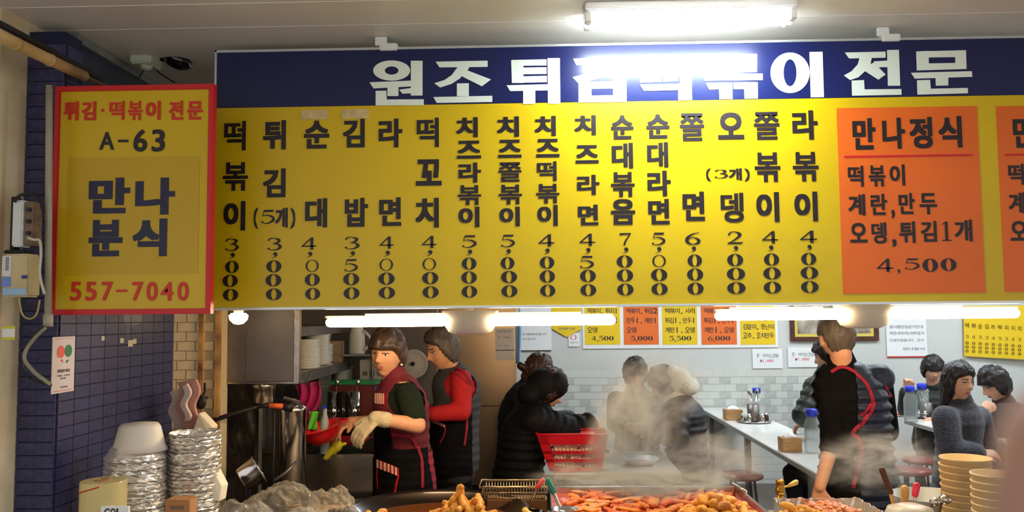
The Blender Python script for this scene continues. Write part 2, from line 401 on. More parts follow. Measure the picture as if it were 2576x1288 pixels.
for px in (978, 2240):
    q = P(px, 112, YS)
    MB().box((q.x-.03, YS-.012, zt-.012), (q.x+.03, YS+.03, zt+.012), bev=.003).box((q.x-.045, YS-.01, zt+.005), (q.x-.005, YS+.0, ZC-.002), bev=.002).build('bracket', mat('tape_white', (220, 220, 210), .4), sign)
LY = YS-.0025
def T5(*pts, lo=(900, 110), s=3.22): return [(lo[0]+x/s, lo[1]+y/s) for x, y in pts]
def T6(*pts): return T5(*pts, lo=(1700, 60), s=2.94)
def polyon(mb, pts, Y):
    mb.poly([P(x, y, Y) for x, y in pts])
def ellring(mb, cx, cyy, rx, ry, ix, iy, f, Y, n=36):
    vs = [P(*f((cx+rx*math.cos(2*PI*k/n), cyy+ry*math.sin(2*PI*k/n)))[0], Y) for k in range(n)]+[P(*f((cx+ix*math.cos(2*PI*k/n), cyy+iy*math.sin(2*PI*k/n)))[0], Y) for k in range(n)]
    mb.add(vs, [(k, (k+1) % n, n+(k+1) % n, n+k) for k in range(n)])
def head_letters(f, shapes, rings=()):
    mb = MB()
    for s_ in shapes: polyon(mb, f(*s_), LY)
    for r_ in rings: ellring(mb, *r_, f, LY)
    i_ = 0
    for f_ in mb.f:
        for v_ in f_: mb.v[v_].y -= .00012*i_ if len(f_) != 4 or len(set(f_)) == 4 else 0
        i_ += (0 if len(mb.f) > 30 and rings and i_ >= len(shapes) else 1)
    o = mb.build('headline_letter', M_WHT, sign, fix=False)
    bm = bmesh.new(); bm.from_mesh(o.data)
    for f_ in bm.faces:
        f_.normal_update()
        if f_.normal.y > 0: f_.normal_flip()
    bm.to_mesh(o.data); bm.free(); return o
head_letters(T5, [[(95,312),(450,298),(450,345),(128,362)], [(240,352),(330,346),(330,424),(240,424)], [(430,138),(525,138),(525,420),(430,420)], [(335,372),(440,358),(440,402),(362,405)], [(145,382),(232,380),(236,452),(535,450),(535,498),(145,500)]], [(275,218,150,82,55,33)])
head_letters(T5, [[(630,145),(1052,137),(1052,187),(662,192)], [(805,190),(905,188),(885,222),(852,262),(800,240)], [(620,320),(700,295),(760,255),(800,200),(870,215),(830,280),(760,325),(668,355)], [(885,215),(1080,290),(1005,345),(840,262)], [(803,322),(900,320),(900,425),(803,425)], [(612,432),(1090,422),(1090,472),(640,480)]])
head_letters(T5, [[(1243,132),(1342,131),(1342,318),(1248,318)], [(1243,132),(1530,126),(1530,176),(1243,180)], [(1300,194),(1530,190),(1530,245),(1300,248)], [(1248,266),(1532,260),(1532,312),(1248,318)], [(1537,117),(1637,116),(1641,486),(1541,486)], [(1205,337),(1545,328),(1545,378),(1235,384)], [(1340,380),(1438,378),(1438,488),(1340,490)]])
head_letters(T5, [[(1745,120),(2038,115),(2040,170),(1770,172)], [(2038,115),(2040,190),(1965,275),(1880,303),(1785,318),(1740,270),(1850,245),(1920,205),(1935,165)], [(2066,106),(2170,102),(2176,305),(2068,300)], [(1788,312),(2176,300),(2176,362),(1788,366)], [(1788,366),(1893,364),(1893,472),(1788,475)], [(2068,362),(2176,360),(2178,472),(2068,472)], [(1788,422),(2178,416),(2178,472),(1788,477)]])
# tteok (double d + yeo + g)
D = lambda *p: list(p)
head_letters(D, [[(1610,146),(1632,146),(1632,207),(1610,207)], [(1610,146),(1664,145),(1664,160),(1610,161)], [(1610,192),(1664,191),(1664,206),(1610,208)], [(1668,145),(1688,145),(1688,205),(1668,206)], [(1668,145),(1705,144),(1705,159),(1668,160)], [(1668,190),(1705,189),(1705,204),(1668,205)], [(1711,139),(1740,138),(1740,214),(1711,214)], [(1690,158),(1714,157),(1714,168),(1690,169)], [(1690,181),(1714,180),(1714,191),(1690,192)], [(1610,213),(1740,210),(1740,226),(1620,229)], [(1706,224),(1740,222),(1741,252),(1706,253)]])
head_letters(T6, [[(228,234),(330,230),(330,360),(228,362)], [(500,225),(600,222),(600,357),(500,358)], [(328,262),(502,258),(502,296),(328,300)], [(328,312),(502,308),(502,360),(328,363)], [(362,362),(465,361),(465,380),(362,380)], [(190,372),(643,368),(643,416),(212,421)], [(222,438),(418,434),(420,558),(322,558),(320,484),(248,487)], [(425,434),(605,431),(607,553),(508,554),(505,482),(425,484)]])
head_letters(T6, [[(988,208),(1086,206),(1096,542),(998,544)]], [(845,362,145,150,48,100)])
head_letters(T6, [[(1250,212),(1552,205),(1552,250),(1282,256)], [(1360,250),(1450,248),(1440,300),(1400,350),(1350,395),(1290,416),(1243,382),(1300,350),(1345,300)], [(1420,310),(1465,285),(1552,375),(1498,413),(1400,350)], [(1562,194),(1650,192),(1660,458),(1568,458)], [(1462,278),(1565,272),(1566,320),(1495,322)], [(1300,420),(1392,416),(1396,485),(1668,482),(1670,525),(1303,532)]])
head_letters(T6, [[(1778,204),(1870,200),(1872,340),(1782,345)], [(2065,198),(2147,195),(2150,332),(2068,336)], [(1778,204),(2147,195),(2147,245),(1778,250)], [(1782,294),(2150,288),(2150,334),(1782,345)], [(1738,362),(2190,350),(2193,392),(1768,406)], [(1920,400),(2015,396),(2015,456),(1922,458)], [(1783,418),(1880,414),(1886,480),(2160,474),(2160,514),(1786,524)]])

def crop(o, s): return lambda x0, y0, x1, y1: (o[0]+x0/s, o[1]+y0/s, o[0]+x1/s, o[1]+y1/s)
c1 = crop((530, 260), 2.4305); c2 = crop((1100, 260), 2.4305); c3 = crop((1600, 260), 2.43); c4 = crop((2060, 230), 2.3); c0 = crop((0, 0), 2.0125); c5 = crop((0, 30), 4.6); c6 = crop((0, 640), 1.9875)
menu = [
 (c1, [('떡',82,108,215,288),('볶',75,360,228,535),('이',78,598,212,778)], '3,000', [85,172], [72,166], [88,172]),
 (c1, [('튀',320,103,460,283),('김',320,398,458,575)], '3,000', [342,435], [335,432], [340,432]),
 (c1, [('순',570,105,725,277),('대',577,580,712,760)], '4,o00', [555,648], [575,667], [580,660]),
 (c1, [('김',808,95,942,270),('밥',820,578,962,755)], '3,500', [815,910], [810,908], [815,897]),
 (c1, [('라',1027,93,1172,270),('면',1030,575,1165,750)], '4,o00', [1032,1120], [1025,1125], [1032,1115]),
 (c1, [('떡',1260,88,1395,268),('꼬',1255,342,1412,503),('치',1252,578,1395,760)], '4,o00', [1290,1382], [1293,1392], [1295,1378]),
 (c2, [('치',115,85,248,208),('즈',120,228,268,338),('라',130,362,268,485),('볶',125,500,268,622),('이',130,632,258,758)], '5,000', [150,238], [147,242], [150,240]),
 (c2, [('치',365,80,500,205),('즈',372,222,515,333),('쫄',375,360,515,480),('볶',375,497,518,618),('이',380,632,505,752)], '5,000', [388,472], [390,488], [388,472]),
 (c2, [('치',595,77,725,200),('즈',605,217,747,330),('떡',610,355,730,475),('볶',605,492,747,612),('이',612,622,737,750)], '4,000', [618,718], [627,720], [627,716]),
 (c2, [('치',838,73,970,195),('즈',845,255,987,367),('라',855,437,992,560),('면',860,620,985,745)], '4,500', [868,967], [873,970], [870,955]),
 (c2, [('순',1062,73,1200,220),('대',1067,242,1197,398),('볶',1062,420,1207,572),('음',1062,585,1210,742)], '7,000', [1113,1185], [1098,1198], [1097,1195]),
 (c2, [('순',1278,67,1420,215),('대',1283,238,1412,392),('라',1285,412,1428,567),('면',1290,585,1420,740)], '5,o00', [1310,1392], [1307,1407], [1315,1398]),
 (c3, [('쫄',268,60,417,230),('면',285,540,420,718)], '6,000', [300,395], [312,411], [315,403]),
 (c3, [('오',500,55,660,220),('뎅',518,547,658,728)], '2,000', [555,655], [555,667], [557,655]),
 (c3, [('쫄',720,52,877,222),('볶',725,300,882,480),('이',735,543,875,725)], '4,000', [770,870], [778,885], [782,875]),
 (c3, [('라',955,43,1110,222),('볶',958,297,1115,477),('이',968,540,1110,722)], '4,000', [1002,1108], [1006,1114], [1010,1102]),
]
OFF = .034
for (f, chars, price, dx, zx, fx) in menu:
    mb = MB()
    for (ch, *b) in chars: put(mb, glyph(ch, OFF), LY, *f(*b))
    o = mb.build('menu_lettering', M_BLK, sign, fix=False)
    mb = MB()
    ax = f(dx[0], 0, dx[1], 0); bx = f(zx[0], 0, zx[1], 0); fx_ = f(fx[0], 0, fx[1], 0)
    dy = -20*(ax[0]-565)/1447
    cx = (ax[0]+ax[2])/2
    put(mb, SER[price[0]], LY, ax[0], 600+dy, ax[2], 631+dy)
    put(mb, SER[','], LY, cx-7, 636+dy, cx+9, 650+dy)
    put(mb, SER[price[2]], LY, fx_[0], 656+dy, fx_[2], 687+dy)
    put(mb, SER['0'], LY, bx[0], 691+dy, bx[2], 722+dy)
    put(mb, SER['0'], LY, bx[0]+1, 727+dy, bx[2]+1, 757+dy)
    mb.build('price_lettering', M_BLK, sign, fix=False)
mb = MB()   # "(5 pieces)" and "(3 pieces)"
def five(mb, f, x0, y0, x1, y1, d):
    w_ = x1-x0
    put(mb, SER['('], LY, *f(x0, y0, x0+w_*.12, y1)); put(mb, SER[d], LY, *f(x0+w_*.18, y0+(y1-y0)*.1, x0+w_*.5, y1-(y1-y0)*.25))
    put(mb, glyph('개', OFF), LY, *f(x0+w_*.52, y0, x0+w_*.82, y1-8)); put(mb, SER[')'], LY, *f(x0+w_*.87, y0, x1, y1))
five(mb, c1, 262, 638, 517, 768, '5'); five(mb, c3, 428, 397, 695, 477, '3')
mb.build('menu_lettering', M_BLK, sign, fix=False)
# stuck-on patches
for (a, b, c, d) in ((757, 277, 826, 300), (860, 275, 928, 298)):
    mb = MB(); quad_on(mb, YS-.003, a, b, c, d); mb.build('sticker_patch', mat('old_tape', (205, 180, 120), .5, var=.2, scale=40), sign)
# orange set-menu panels
for k in range(2):
    dxp = 929*k
    mb = MB(); a, b, c, d = box_on(LY, *c4(121+dxp, 90-11*k, 940+dxp, 1168-11*k)); mb.box((a, LY, c), (b, YS, d))
    mb.build('orange_panel', M_ORG, sign)
    Y2 = LY-.001
    mb = MB(); dy = -11*k
    T = [('만',195,155,328,337),('나',367,152,498,332),('정',525,148,657,330),('식',692,143,828,325)]
    for (ch, *b) in T: put(mb, glyph(ch, .034), Y2, *c4(b[0]+dxp, b[1]+dy, b[2]+dxp, b[3]+dy))
    T = [('떡',168,430,258,552),('볶',288,428,385,550),('이',410,422,498,545),('계',170,595,268,718),('란',300,592,395,715),(',',420,685,440,735),('만',462,588,555,710),('두',583,588,683,712),('오',180,760,280,875),('뎅',305,758,392,880),(',',425,855,450,900),('튀',465,752,558,877),('김',590,750,682,870),('개',785,742,888,868)]
    for (ch, *b) in T: put(mb, glyph(ch, .028), Y2, *c4(b[0]+dxp, b[1]+dy, b[2]+dxp, b[3]+dy))
    put(mb, SER['1'], Y2, *c4(712+dxp, 752+dy, 765+dxp, 865+dy))
    for (ch, *b) in [('4',335,968,430,1045),(',',450,1028,472,1058),('5',495,966,580,1030),('0',600,967,690,1045),('0',705,965,797,1040)]: put(mb, SER[ch], Y2, *c4(b[0]+dxp, b[1]+dy, b[2]+dxp, b[3]+dy))
    mb.build('set_menu_lettering', M_BLK, sign, fix=False)
    mb = MB(); a, b, c, d = box_on(Y2, *c4(147+dxp, 367+dy, 888+dxp, 378+dy)); mb.box((a, Y2-.0005, c), (b, LY, d)); mb.build('red_rule', M_RED, sign)

# ------------------------------------------------------------------ the A-63 side sign
YA = -.235
a, b, c, d = box_on(YA, 131, 214, 534, 791)
sA = thing('side_sign', 'yellow stall number sign with red border reading A-63, hung beside the menu board', 'sign', ((a+b)/2, YA+.015, c))
MB().box((a+.004, YA+.004, c+.004), (b-.004, YA+.024, d-.004)).build('panel', M_YEL, sA)
bw = .0165
MB().box((a, YA-.002, d-bw), (b, YA+.026, d), bev=.0015).box((a, YA-.002, c), (b, YA+.026, c+bw), bev=.0015).box((a, YA-.002, c+bw), (a+bw, YA+.026, d-bw), bev=.0015).box((b-bw, YA-.002, c+bw), (b, YA+.026, d-bw), bev=.0015).build('red_border', M_RED, sA)
mb = MB(); quad_on(mb, YA+.0025, 168, 395, 500, 690, .002); mb.build('overlay_patch', M_YEL2, sA)
Y3 = YA+.0015
mb = MB()
for (ch, *b_) in [('튀',735,1035,908,1255),('김',945,1035,1110,1253),('떡',1265,1030,1440,1252),('볶',1478,1030,1648,1252),('이',1685,1030,1858,1250),('전',1955,1028,2120,1248),('문',2165,1032,2345,1246)]:
    put(mb, glyph(ch, OFF), Y3, *c5(*b_))
put(mb, disc(.5, .5, .5), Y3, *c5(1168, 1120, 1205, 1158))
for (ch, x0_, x1_) in [('5',350,405),('5',427,482),('7',507,563),('7',660,715),('0',732,787),('4',803,865),('0',887,943)]: put(mb, glyph(ch, .02), Y3, *c6(x0_, 137, x1_, 232))
put(mb, ([(0,0),(1,0),(1,1),(0,1)], [(0,1,2,3)]), Y3, *c6(580, 176, 635, 188))
mb.build('red_lettering', M_RDT, sA, fix=False)
mb = MB()
for (ch, *b_) in [('A',503,668,578,758),('6',675,655,745,768),('3',768,655,835,768)]: put(mb, glyph(ch, .02), Y3, *c0(*b_))
put(mb, ([(0,0),(1,0),(1,1),(0,1)], [(0,1,2,3)]), Y3, *c0(597, 707, 650, 720))
mb.build('black_lettering', M_BLK, sA, fix=False)
mb = MB()
for (ch, *b_) in [('만',223,447,327,537),('나',340,447,440,540),('분',223,553,308,645),('식',333,550,420,645)]: put(mb, glyph(ch, .042), YA+.001, *b_)
mb.build('navy_lettering', M_NVT, sA, fix=False)

# ------------------------------------------------------------------ lamps
M_TUBE = mat('lamp_warm', (255, 236, 200), emit=(255, 226, 178), ew=TUBE_W)
M_TOP = mat('lamp_cool', (240, 248, 255), emit=(226, 240, 255), ew=TOP_W)
M_FIX = mat('lamp_housing', (225, 222, 215), .5)
yt = -.24; zt_ = ZC-.055
pa = P(1470, 55, yt); pb = P(1995, 50, yt)
lt = thing('ceiling_lamp', 'bright white batten lamp on the ceiling in front of the signboard', 'lamp', ((pa.x+pb.x)/2, yt, ZC-.01))
MB().box((pa.x, yt-.05, ZC-.028), (pb.x, yt+.05, ZC-.0005), bev=.004).build('housing', M_FIX, lt)
for k in (-1, 1):
    MB().cyl((pa.x+.02, yt+k*.028, ZC-.045), (pb.x-.02, yt+k*.028, ZC-.045), .0145, n=14).build('tube', M_TOP, lt, smooth=True)
    for xx, s in ((pa.x, 1), (pb.x, -1)): MB().box((xx, yt+k*.028-.016, ZC-.062), (xx+s*.02, yt+k*.028+.016, ZC-.027), bev=.003).build('tube_holder', M_FIX, lt)
yl = .55
def arm_lamp(x0, x1, xc0, xc1, xe, py, label):
    pc = P((xc0+xc1)/2, py, yl); A = P(x0, py, yl); B = P(x1, py, yl); hw = (xc1-xc0)/2/F*(yl+2.8)
    z = pc.z
    t = thing('arm_lamp', label, 'lamp', (pc.x, yl, z))
    MB().lathe([(0, -.050), (hw*.55, -.048), (hw*.82, -.036), (hw*.97, -.01), (hw*1.06, .045), (0, .046)], pc, 32).build('centre_cap', mat('lamp_cap', (196, 192, 184), .6), t, smooth=True)
    for s, e in ((-1, A), (1, B)):
        for j, yy in enumerate((-.055, .16)):
            zz = z+(.004 if j == 0 else .012)
            x_in = pc.x+s*hw*(1.0 if j == 0 else .9); x_out = e.x if j == 0 else pc.x+(e.x-pc.x)*xe
            o = MB().cap((x_in, yl+yy, zz), (x_out-s*.018, yl+yy, zz), .018, n=14).build('light_tube', M_TUBE, t, smooth=True)
            MB().box((min(x_in, x_out), yl+yy-.01, zz+.017), (max(x_in, x_out)-.01, yl+yy+.01, zz+.026)).build('tube_back', M_FIX, o)
    MB().cyl(pc+Vector((0, 0, .04)), (pc.x, yl, zb+.17), .012, n=10).box((pc.x-.05, yl-.05, zb+.165), (pc.x+.05, yl+.05, zb+.18)).build('stem', M_FIX, t)
    return t
arm_lamp(828, 1546, 1116, 1250, .8, 811, 'warm tube lamp hanging under the menu board above the two women')
arm_lamp(1790, 2545, 2105, 2238, .82, 794, 'warm tube lamp hanging under the menu board above the man in the vest')
# soffit that carries the lamps behind the board
struct(MB().box((-1.5, .13, zb+.18), (XR, 1.0, zb+.24)).build('trim_4', mat('soffit', (150, 146, 136), .6, var=.1)))
# dining ceiling panel lamps (out of frame above the seating area)
for k, (x_, y_) in enumerate(((.6, 4.6), (2.6, 4.6), (4.4, 4.6), (2.6, 2.8), (4.4, 2.8))):
    t = thing('ceiling_panel_lamp', ['square ceiling panel lamp over the left dining table', 'square ceiling panel lamp over the middle dining table', 'square ceiling panel lamp over the right dining table', 'square ceiling panel lamp in front of the middle table', 'square ceiling panel lamp in the front right dining area'][k], 'lamp', (x_, y_, 2.74))
    MB().box((x_-.32, y_-.32, 2.72), (x_+.32, y_+.32, 2.7495)).build('frame', M_FIX, t)
    MB().box((x_-.3, y_-.3, 2.712), (x_+.3, y_+.3, 2.7195)).build('diffuser', mat('lamp_panel', (240, 245, 250), emit=(235, 245, 255), ew=BACK_W), t)
# bulb glimpsed under the board at the left
q = P(600, 800, .75)
t = thing('round_lamp', 'small round glowing lamp beside the extractor hood', 'lamp', q)
MB().lathe([(0, -.028), (.02, -.024), (.036, -.008), (.04, .01), (.03, .02), (0, .022)], q, 20).build('bulb', mat('lamp_small', (255, 230, 180), emit=(255, 222, 160), ew=3), t, smooth=True)
MB().cyl(q+Vector((0, 0, .018)), q+Vector((0, 0, .19)), .02, n=12).build('socket', M_FIX, t)
# ------------------------------------------------------------------ people
from mathutils.bvhtree import BVHTree
M_SKIN = mat('skin', (214, 152, 114), .55, var=.08, scale=30)
M_SKIN2 = mat('skin_fair', (218, 164, 134), .55, var=.08, scale=30)
M_LIP = mat('lips', (176, 92, 84), .45)
M_BROW = mat('brow', (70, 52, 42), .8)
M_EYE = mat('eye_white', (225, 215, 205), .3)
M_IRIS = mat('iris', (30, 20, 16), .2)
def gs(x, s): return math.exp(-(x*x)/(2*s*s))
HR = (.076, .093, .114)
def head_v(dx, dy, dz):
    x, y, z = dx*HR[0], dy*HR[1], dz*HR[2]
    if z < 0:
        t = -z/HR[2]; x *= 1-.36*t**1.7; y *= (1-.10*t) if y > 0 else (1-.42*t)
    if y > 0:
        k = min(1, y/.04)
        y -= .010*gs(z-.0, .09)*(y/.093)
        y += k*(.021*gs(x, .0095)*gs(z+.026, .011) + .012*gs(x, .009)*gs(z+.006, .02) + .006*gs(abs(x)-.011, .006)*gs(z+.030, .008))
        y -= k*.0085*gs(abs(x)-.031, .014)*gs(z-.006, .011)
        y += k*(.004*gs(x, .045)*gs(z-.027, .009) + .0065*gs(x, .017)*gs(z+.054, .005) + .006*gs(x, .015)*gs(z+.066, .005) - .004*gs(x, .018)*gs(z+.080, .006) + .010*gs(x, .018)*gs(z+.098, .013))
        y += k*.004*gs(abs(x)-.042, .016)*gs(z+.026, .02)
    return Vector((x, y, z))
def head_mb(n=72, m=56):
    mb = MB(); mb.ell((0, 0, 0), 1, n, m); mb.v = [head_v(*v) for v in mb.v]
    for s in (-1, 1): mb.ell((s*.075, -.008, -.012), (.011, .017, .030), 10, 8)
    return mb
HM = head_mb()
def surf_y(x, z): return max(v.y for v in HM.v if abs(v.x-x) < .005 and abs(v.z-z) < .0045 and v.y > 0)
def hair_mb(front=.035, side=-.03, back=-.09, vol=1.0, bun=None, bang=False, seed=1, part=None):
    mb = MB(); mb.ell((0, 0, 0), 1, 56, 44); out = []
    for v in mb.v:
        p = head_v(*v); az = abs(math.atan2(v.x, v.y))/PI      # 0 front .. 1 back
        if az < .30: lim = front+(.0 if bang else .01*math.cos(az*9))
        elif az < .42: lim = front+(side-front)*((az-.30)/.12)
        elif side > .01 and az < .70: lim = side if az < .60 else side+(back-side)*((az-.60)/.10)
        elif az < .62: lim = side+(back-side)*((az-.42)/.2)
        else: lim = back
        lim += .006*noise.noise(v*14+Vector((seed, 0, 0)))
        t = max(0, min(1, (p.z-lim)/.012+.5)); t = t*t*(3-2*t)
        g = (.010+.007*noise.noise(v*3+Vector((seed, 2, 0)))+.004*noise.noise(Vector((v.x*16, v.y*16, v.z*3)))+.0022*math.sin(math.atan2(v.x, v.y)*34+5*noise.noise(v*4)))*vol + .006*max(0, v.z)*vol
        out.append(p*(.90*(1-t)+t)+v*(g+.006)*t)
    mb.v = out
    return mb
def hand_mb(mb, w, d, n, curl=.5, side=1, s=1.0):
    """palm + four fingers + thumb: w wrist, d along the palm, n out of the back of the hand"""
    d = Vector(d).normalized(); n = Vector(n); n = (n-d*n.dot(d)).normalized(); a = d.cross(n)*side
    w = Vector(w)
    for k in (-.024, -.008, .008, .024): mb.cap(w+a*k*.7*s+d*.012*s, w+a*k*1.15*s+d*.078*s, .0145*s, .0115*s, 8)
    for k, L in ((-.026, .058), (-.009, .068), (.009, .073), (.026, .066)):
        p = w+a*k*1.15*s+d*.082*s; c = curl; p0 = p
        for q, fr in enumerate((.45, .32, .23)):
            dd = (d*math.cos(c)-n*math.sin(c)); p1 = p0+dd*L*fr*s; mb.cap(p0, p1, (.0098-.001*q)*s, (.0090-.001*q)*s, 8); p0 = p1; c += curl*.9
    p0 = w+a*.022*s+d*.024*s; p1 = p0+(a*.75+d*.65-n*.25*curl).normalized()*.034*s; p2 = p1+(a*.25+d*.9-n*.5*curl).normalized()*.030*s
    mb.cap(p0, p1, .0145*s, .011*s, 8).cap(p1, p2, .0105*s, .009*s, 8)
def rotz(yw): return Matrix.Rotation(yw, 3, 'Z')
TW = [(-.12, .150, .115), (0, .168, .125), (.2, .156, .116), (.4, .142, .108), (.6, .150, .112), (.78, .160, .114), (.90, .138, .098), (.98, .085, .072)]
def torso_mb(mb, J, fy, g=0, slices=None, lo=-.12, hi=1.0, puff=0, wide=1.0):
    """ellipsoids down the spine; g = how far clothing stands off"""
    pel, ches, nk = J['pelvis'], J['chest'], J['neck']; M = rotz(fy); n = slices or 12
    for i in range(n+1):
        t = lo+(hi-lo)*i/n
        p = pel+(ches-pel)*(t/.62) if t < .62 else ches+(nk-ches)*((t-.62)/.38)
        for k in range(len(TW)-1):
            if TW[k][0] <= t <= TW[k+1][0] or k == len(TW)-2:
                u = max(0, min(1, (t-TW[k][0])/(TW[k+1][0]-TW[k][0]))); wx = TW[k][1]+(TW[k+1][1]-TW[k][1])*u; wy = TW[k][2]+(TW[k+1][2]-TW[k][2])*u; break
        H = (nk-pel).length*(hi-lo)/n
        if puff: mb.ell(p, (wx*wide+g-.010, wy*wide+g-.010, H*1.4), 22, 10, M)
        wx *= wide
        mb.ell(p, (wx+g, wy+g, (H*.62 if puff else H*1.25)+(0 if puff else g*.4)), 22, 10, M)
    for s in ('l', 'r'):
        if hi > .85: mb.cap(J['neck']-Vector((0, 0, .05))+(J['sh'+s]-J['neck'])*.25, J['sh'+s], .052+g*.8, .050+g*.8, 12)
def arm_mb(mb, J, s, g=0, t1=2.0, puff=0, g2=None):
    a, b, c = J['sh'+s], J['el'+s], J['wr'+s]; g2 = g if g2 is None else g2
    if puff:
        for (p, q, r0, r1) in ((a, b, .050, .043), (b, c, .041, .033)):
            L = (q-p).length; n = max(2, int(L/.06))
            for i in range(n+1):
                u = i/n; pos = p.lerp(q, u); r = r0+(r1-r0)*u+g; dq = (q-p).to_track_quat('Z', 'Y').to_matrix()
                mb.ell(pos, (r, r, .040), 14, 8, dq)
        mb.cap(a, b, .045+g*.7, .038+g*.7).cap(b, c, .036+g*.7, .028+g*.7); return
    e = b if t1 >= 1 else a.lerp(b, t1)
    mb.cap(a, e, .049+g, .049+(.041-.049)*min(1, t1)+g, 14)
    if t1 > 1: mb.cap(b, b.lerp(c, t1-1), .040+g, .040+(.028-.040)*(t1-1)+g2, 14)
def leg_mb(mb, J, s, g=0, shoe=False):
    h, k, a = J['hip'+s], J['kn'+s], J['an'+s]
    mb.cap(h, k, .085+g, .058+g, 14).cap(k, a, .055+g, .038+g, 14)
def keep(mb, fn):
    """sub-surface of an MB where fn(face centre) holds"""
    out = MB(); mp = {}
    for f in mb.f:
        c = sum((mb.v[i] for i in f), Vector())/len(f)
        if fn(c):
            g = []
            for i in f:
                if i not in mp: mp[i] = len(out.v); out.v.append(mb.v[i])
                g.append(mp[i])
            out.f.append(tuple(g))
    return out
def bvh(mb): return BVHTree.FromPolygons([tuple(v) for v in mb.v], mb.f)
def hit(bt, px, py, off=.004):
    r = ray(px, py).normalized(); h = bt.ray_cast(CAM, r)
    if h[0] is None: return None
    n = h[1] if h[1].dot(r) < 0 else -h[1]
    return h[0]+n*off, n
def strap(mb, bt, pts, wd=.011, th=.003, n=5, off=.003):
    """a flat band laid on the surface under a line of image points"""
    P2 = catmull([(p[0], p[1], 0) for p in pts], n); H = [hit(bt, p.x, p.y, off) for p in P2]; H = [h for h in H if h]
    if len(H) < 2: return
    for i in range(1, len(H)):          # drop jumps
        if (H[i][0]-H[i-1][0]).length > .12: H = H[:i]; break
    vs = []; m = len(H)
    for i, (p, nn) in enumerate(H):
        d = (H[min(i+1, m-1)][0]-H[max(i-1, 0)][0]); 
        if d.length < 1e-6: d = Vector((0, 0, 1))
        s_ = d.normalized().cross(nn).normalized()*wd
        vs += [p-s_, p+s_, p+s_+nn*th, p-s_+nn*th]
    fs = []
    for i in range(m-1):
        for k in range(4): fs.append((4*i+k, 4*i+(k+1) % 4, 4*i+4+(k+1) % 4, 4*i+4+k))
    fs += [(0, 1, 2, 3), (4*m-1, 4*m-2, 4*m-3, 4*m-4)]; mb.add(vs, fs)
def patch(bt, x0, y0, x1, y1, nx, ny, off=.004, sk=0):
    """little grid on the surface under an image rectangle (sk = vertical skew over the width)"""
    mb = MB(); ok = True; vs = []
    for j in range(ny+1):
        for i in range(nx+1):
            h = hit(bt, x0+(x1-x0)*i/nx, y0+(y1-y0)*j/ny+sk*i/nx, off)
            if not h: return None
            vs.append(h[0])
    mb.add(vs, [(j*(nx+1)+i, j*(nx+1)+i+1, (j+1)*(nx+1)+i+1, (j+1)*(nx+1)+i) for j in range(ny) for i in range(nx)]); return mb
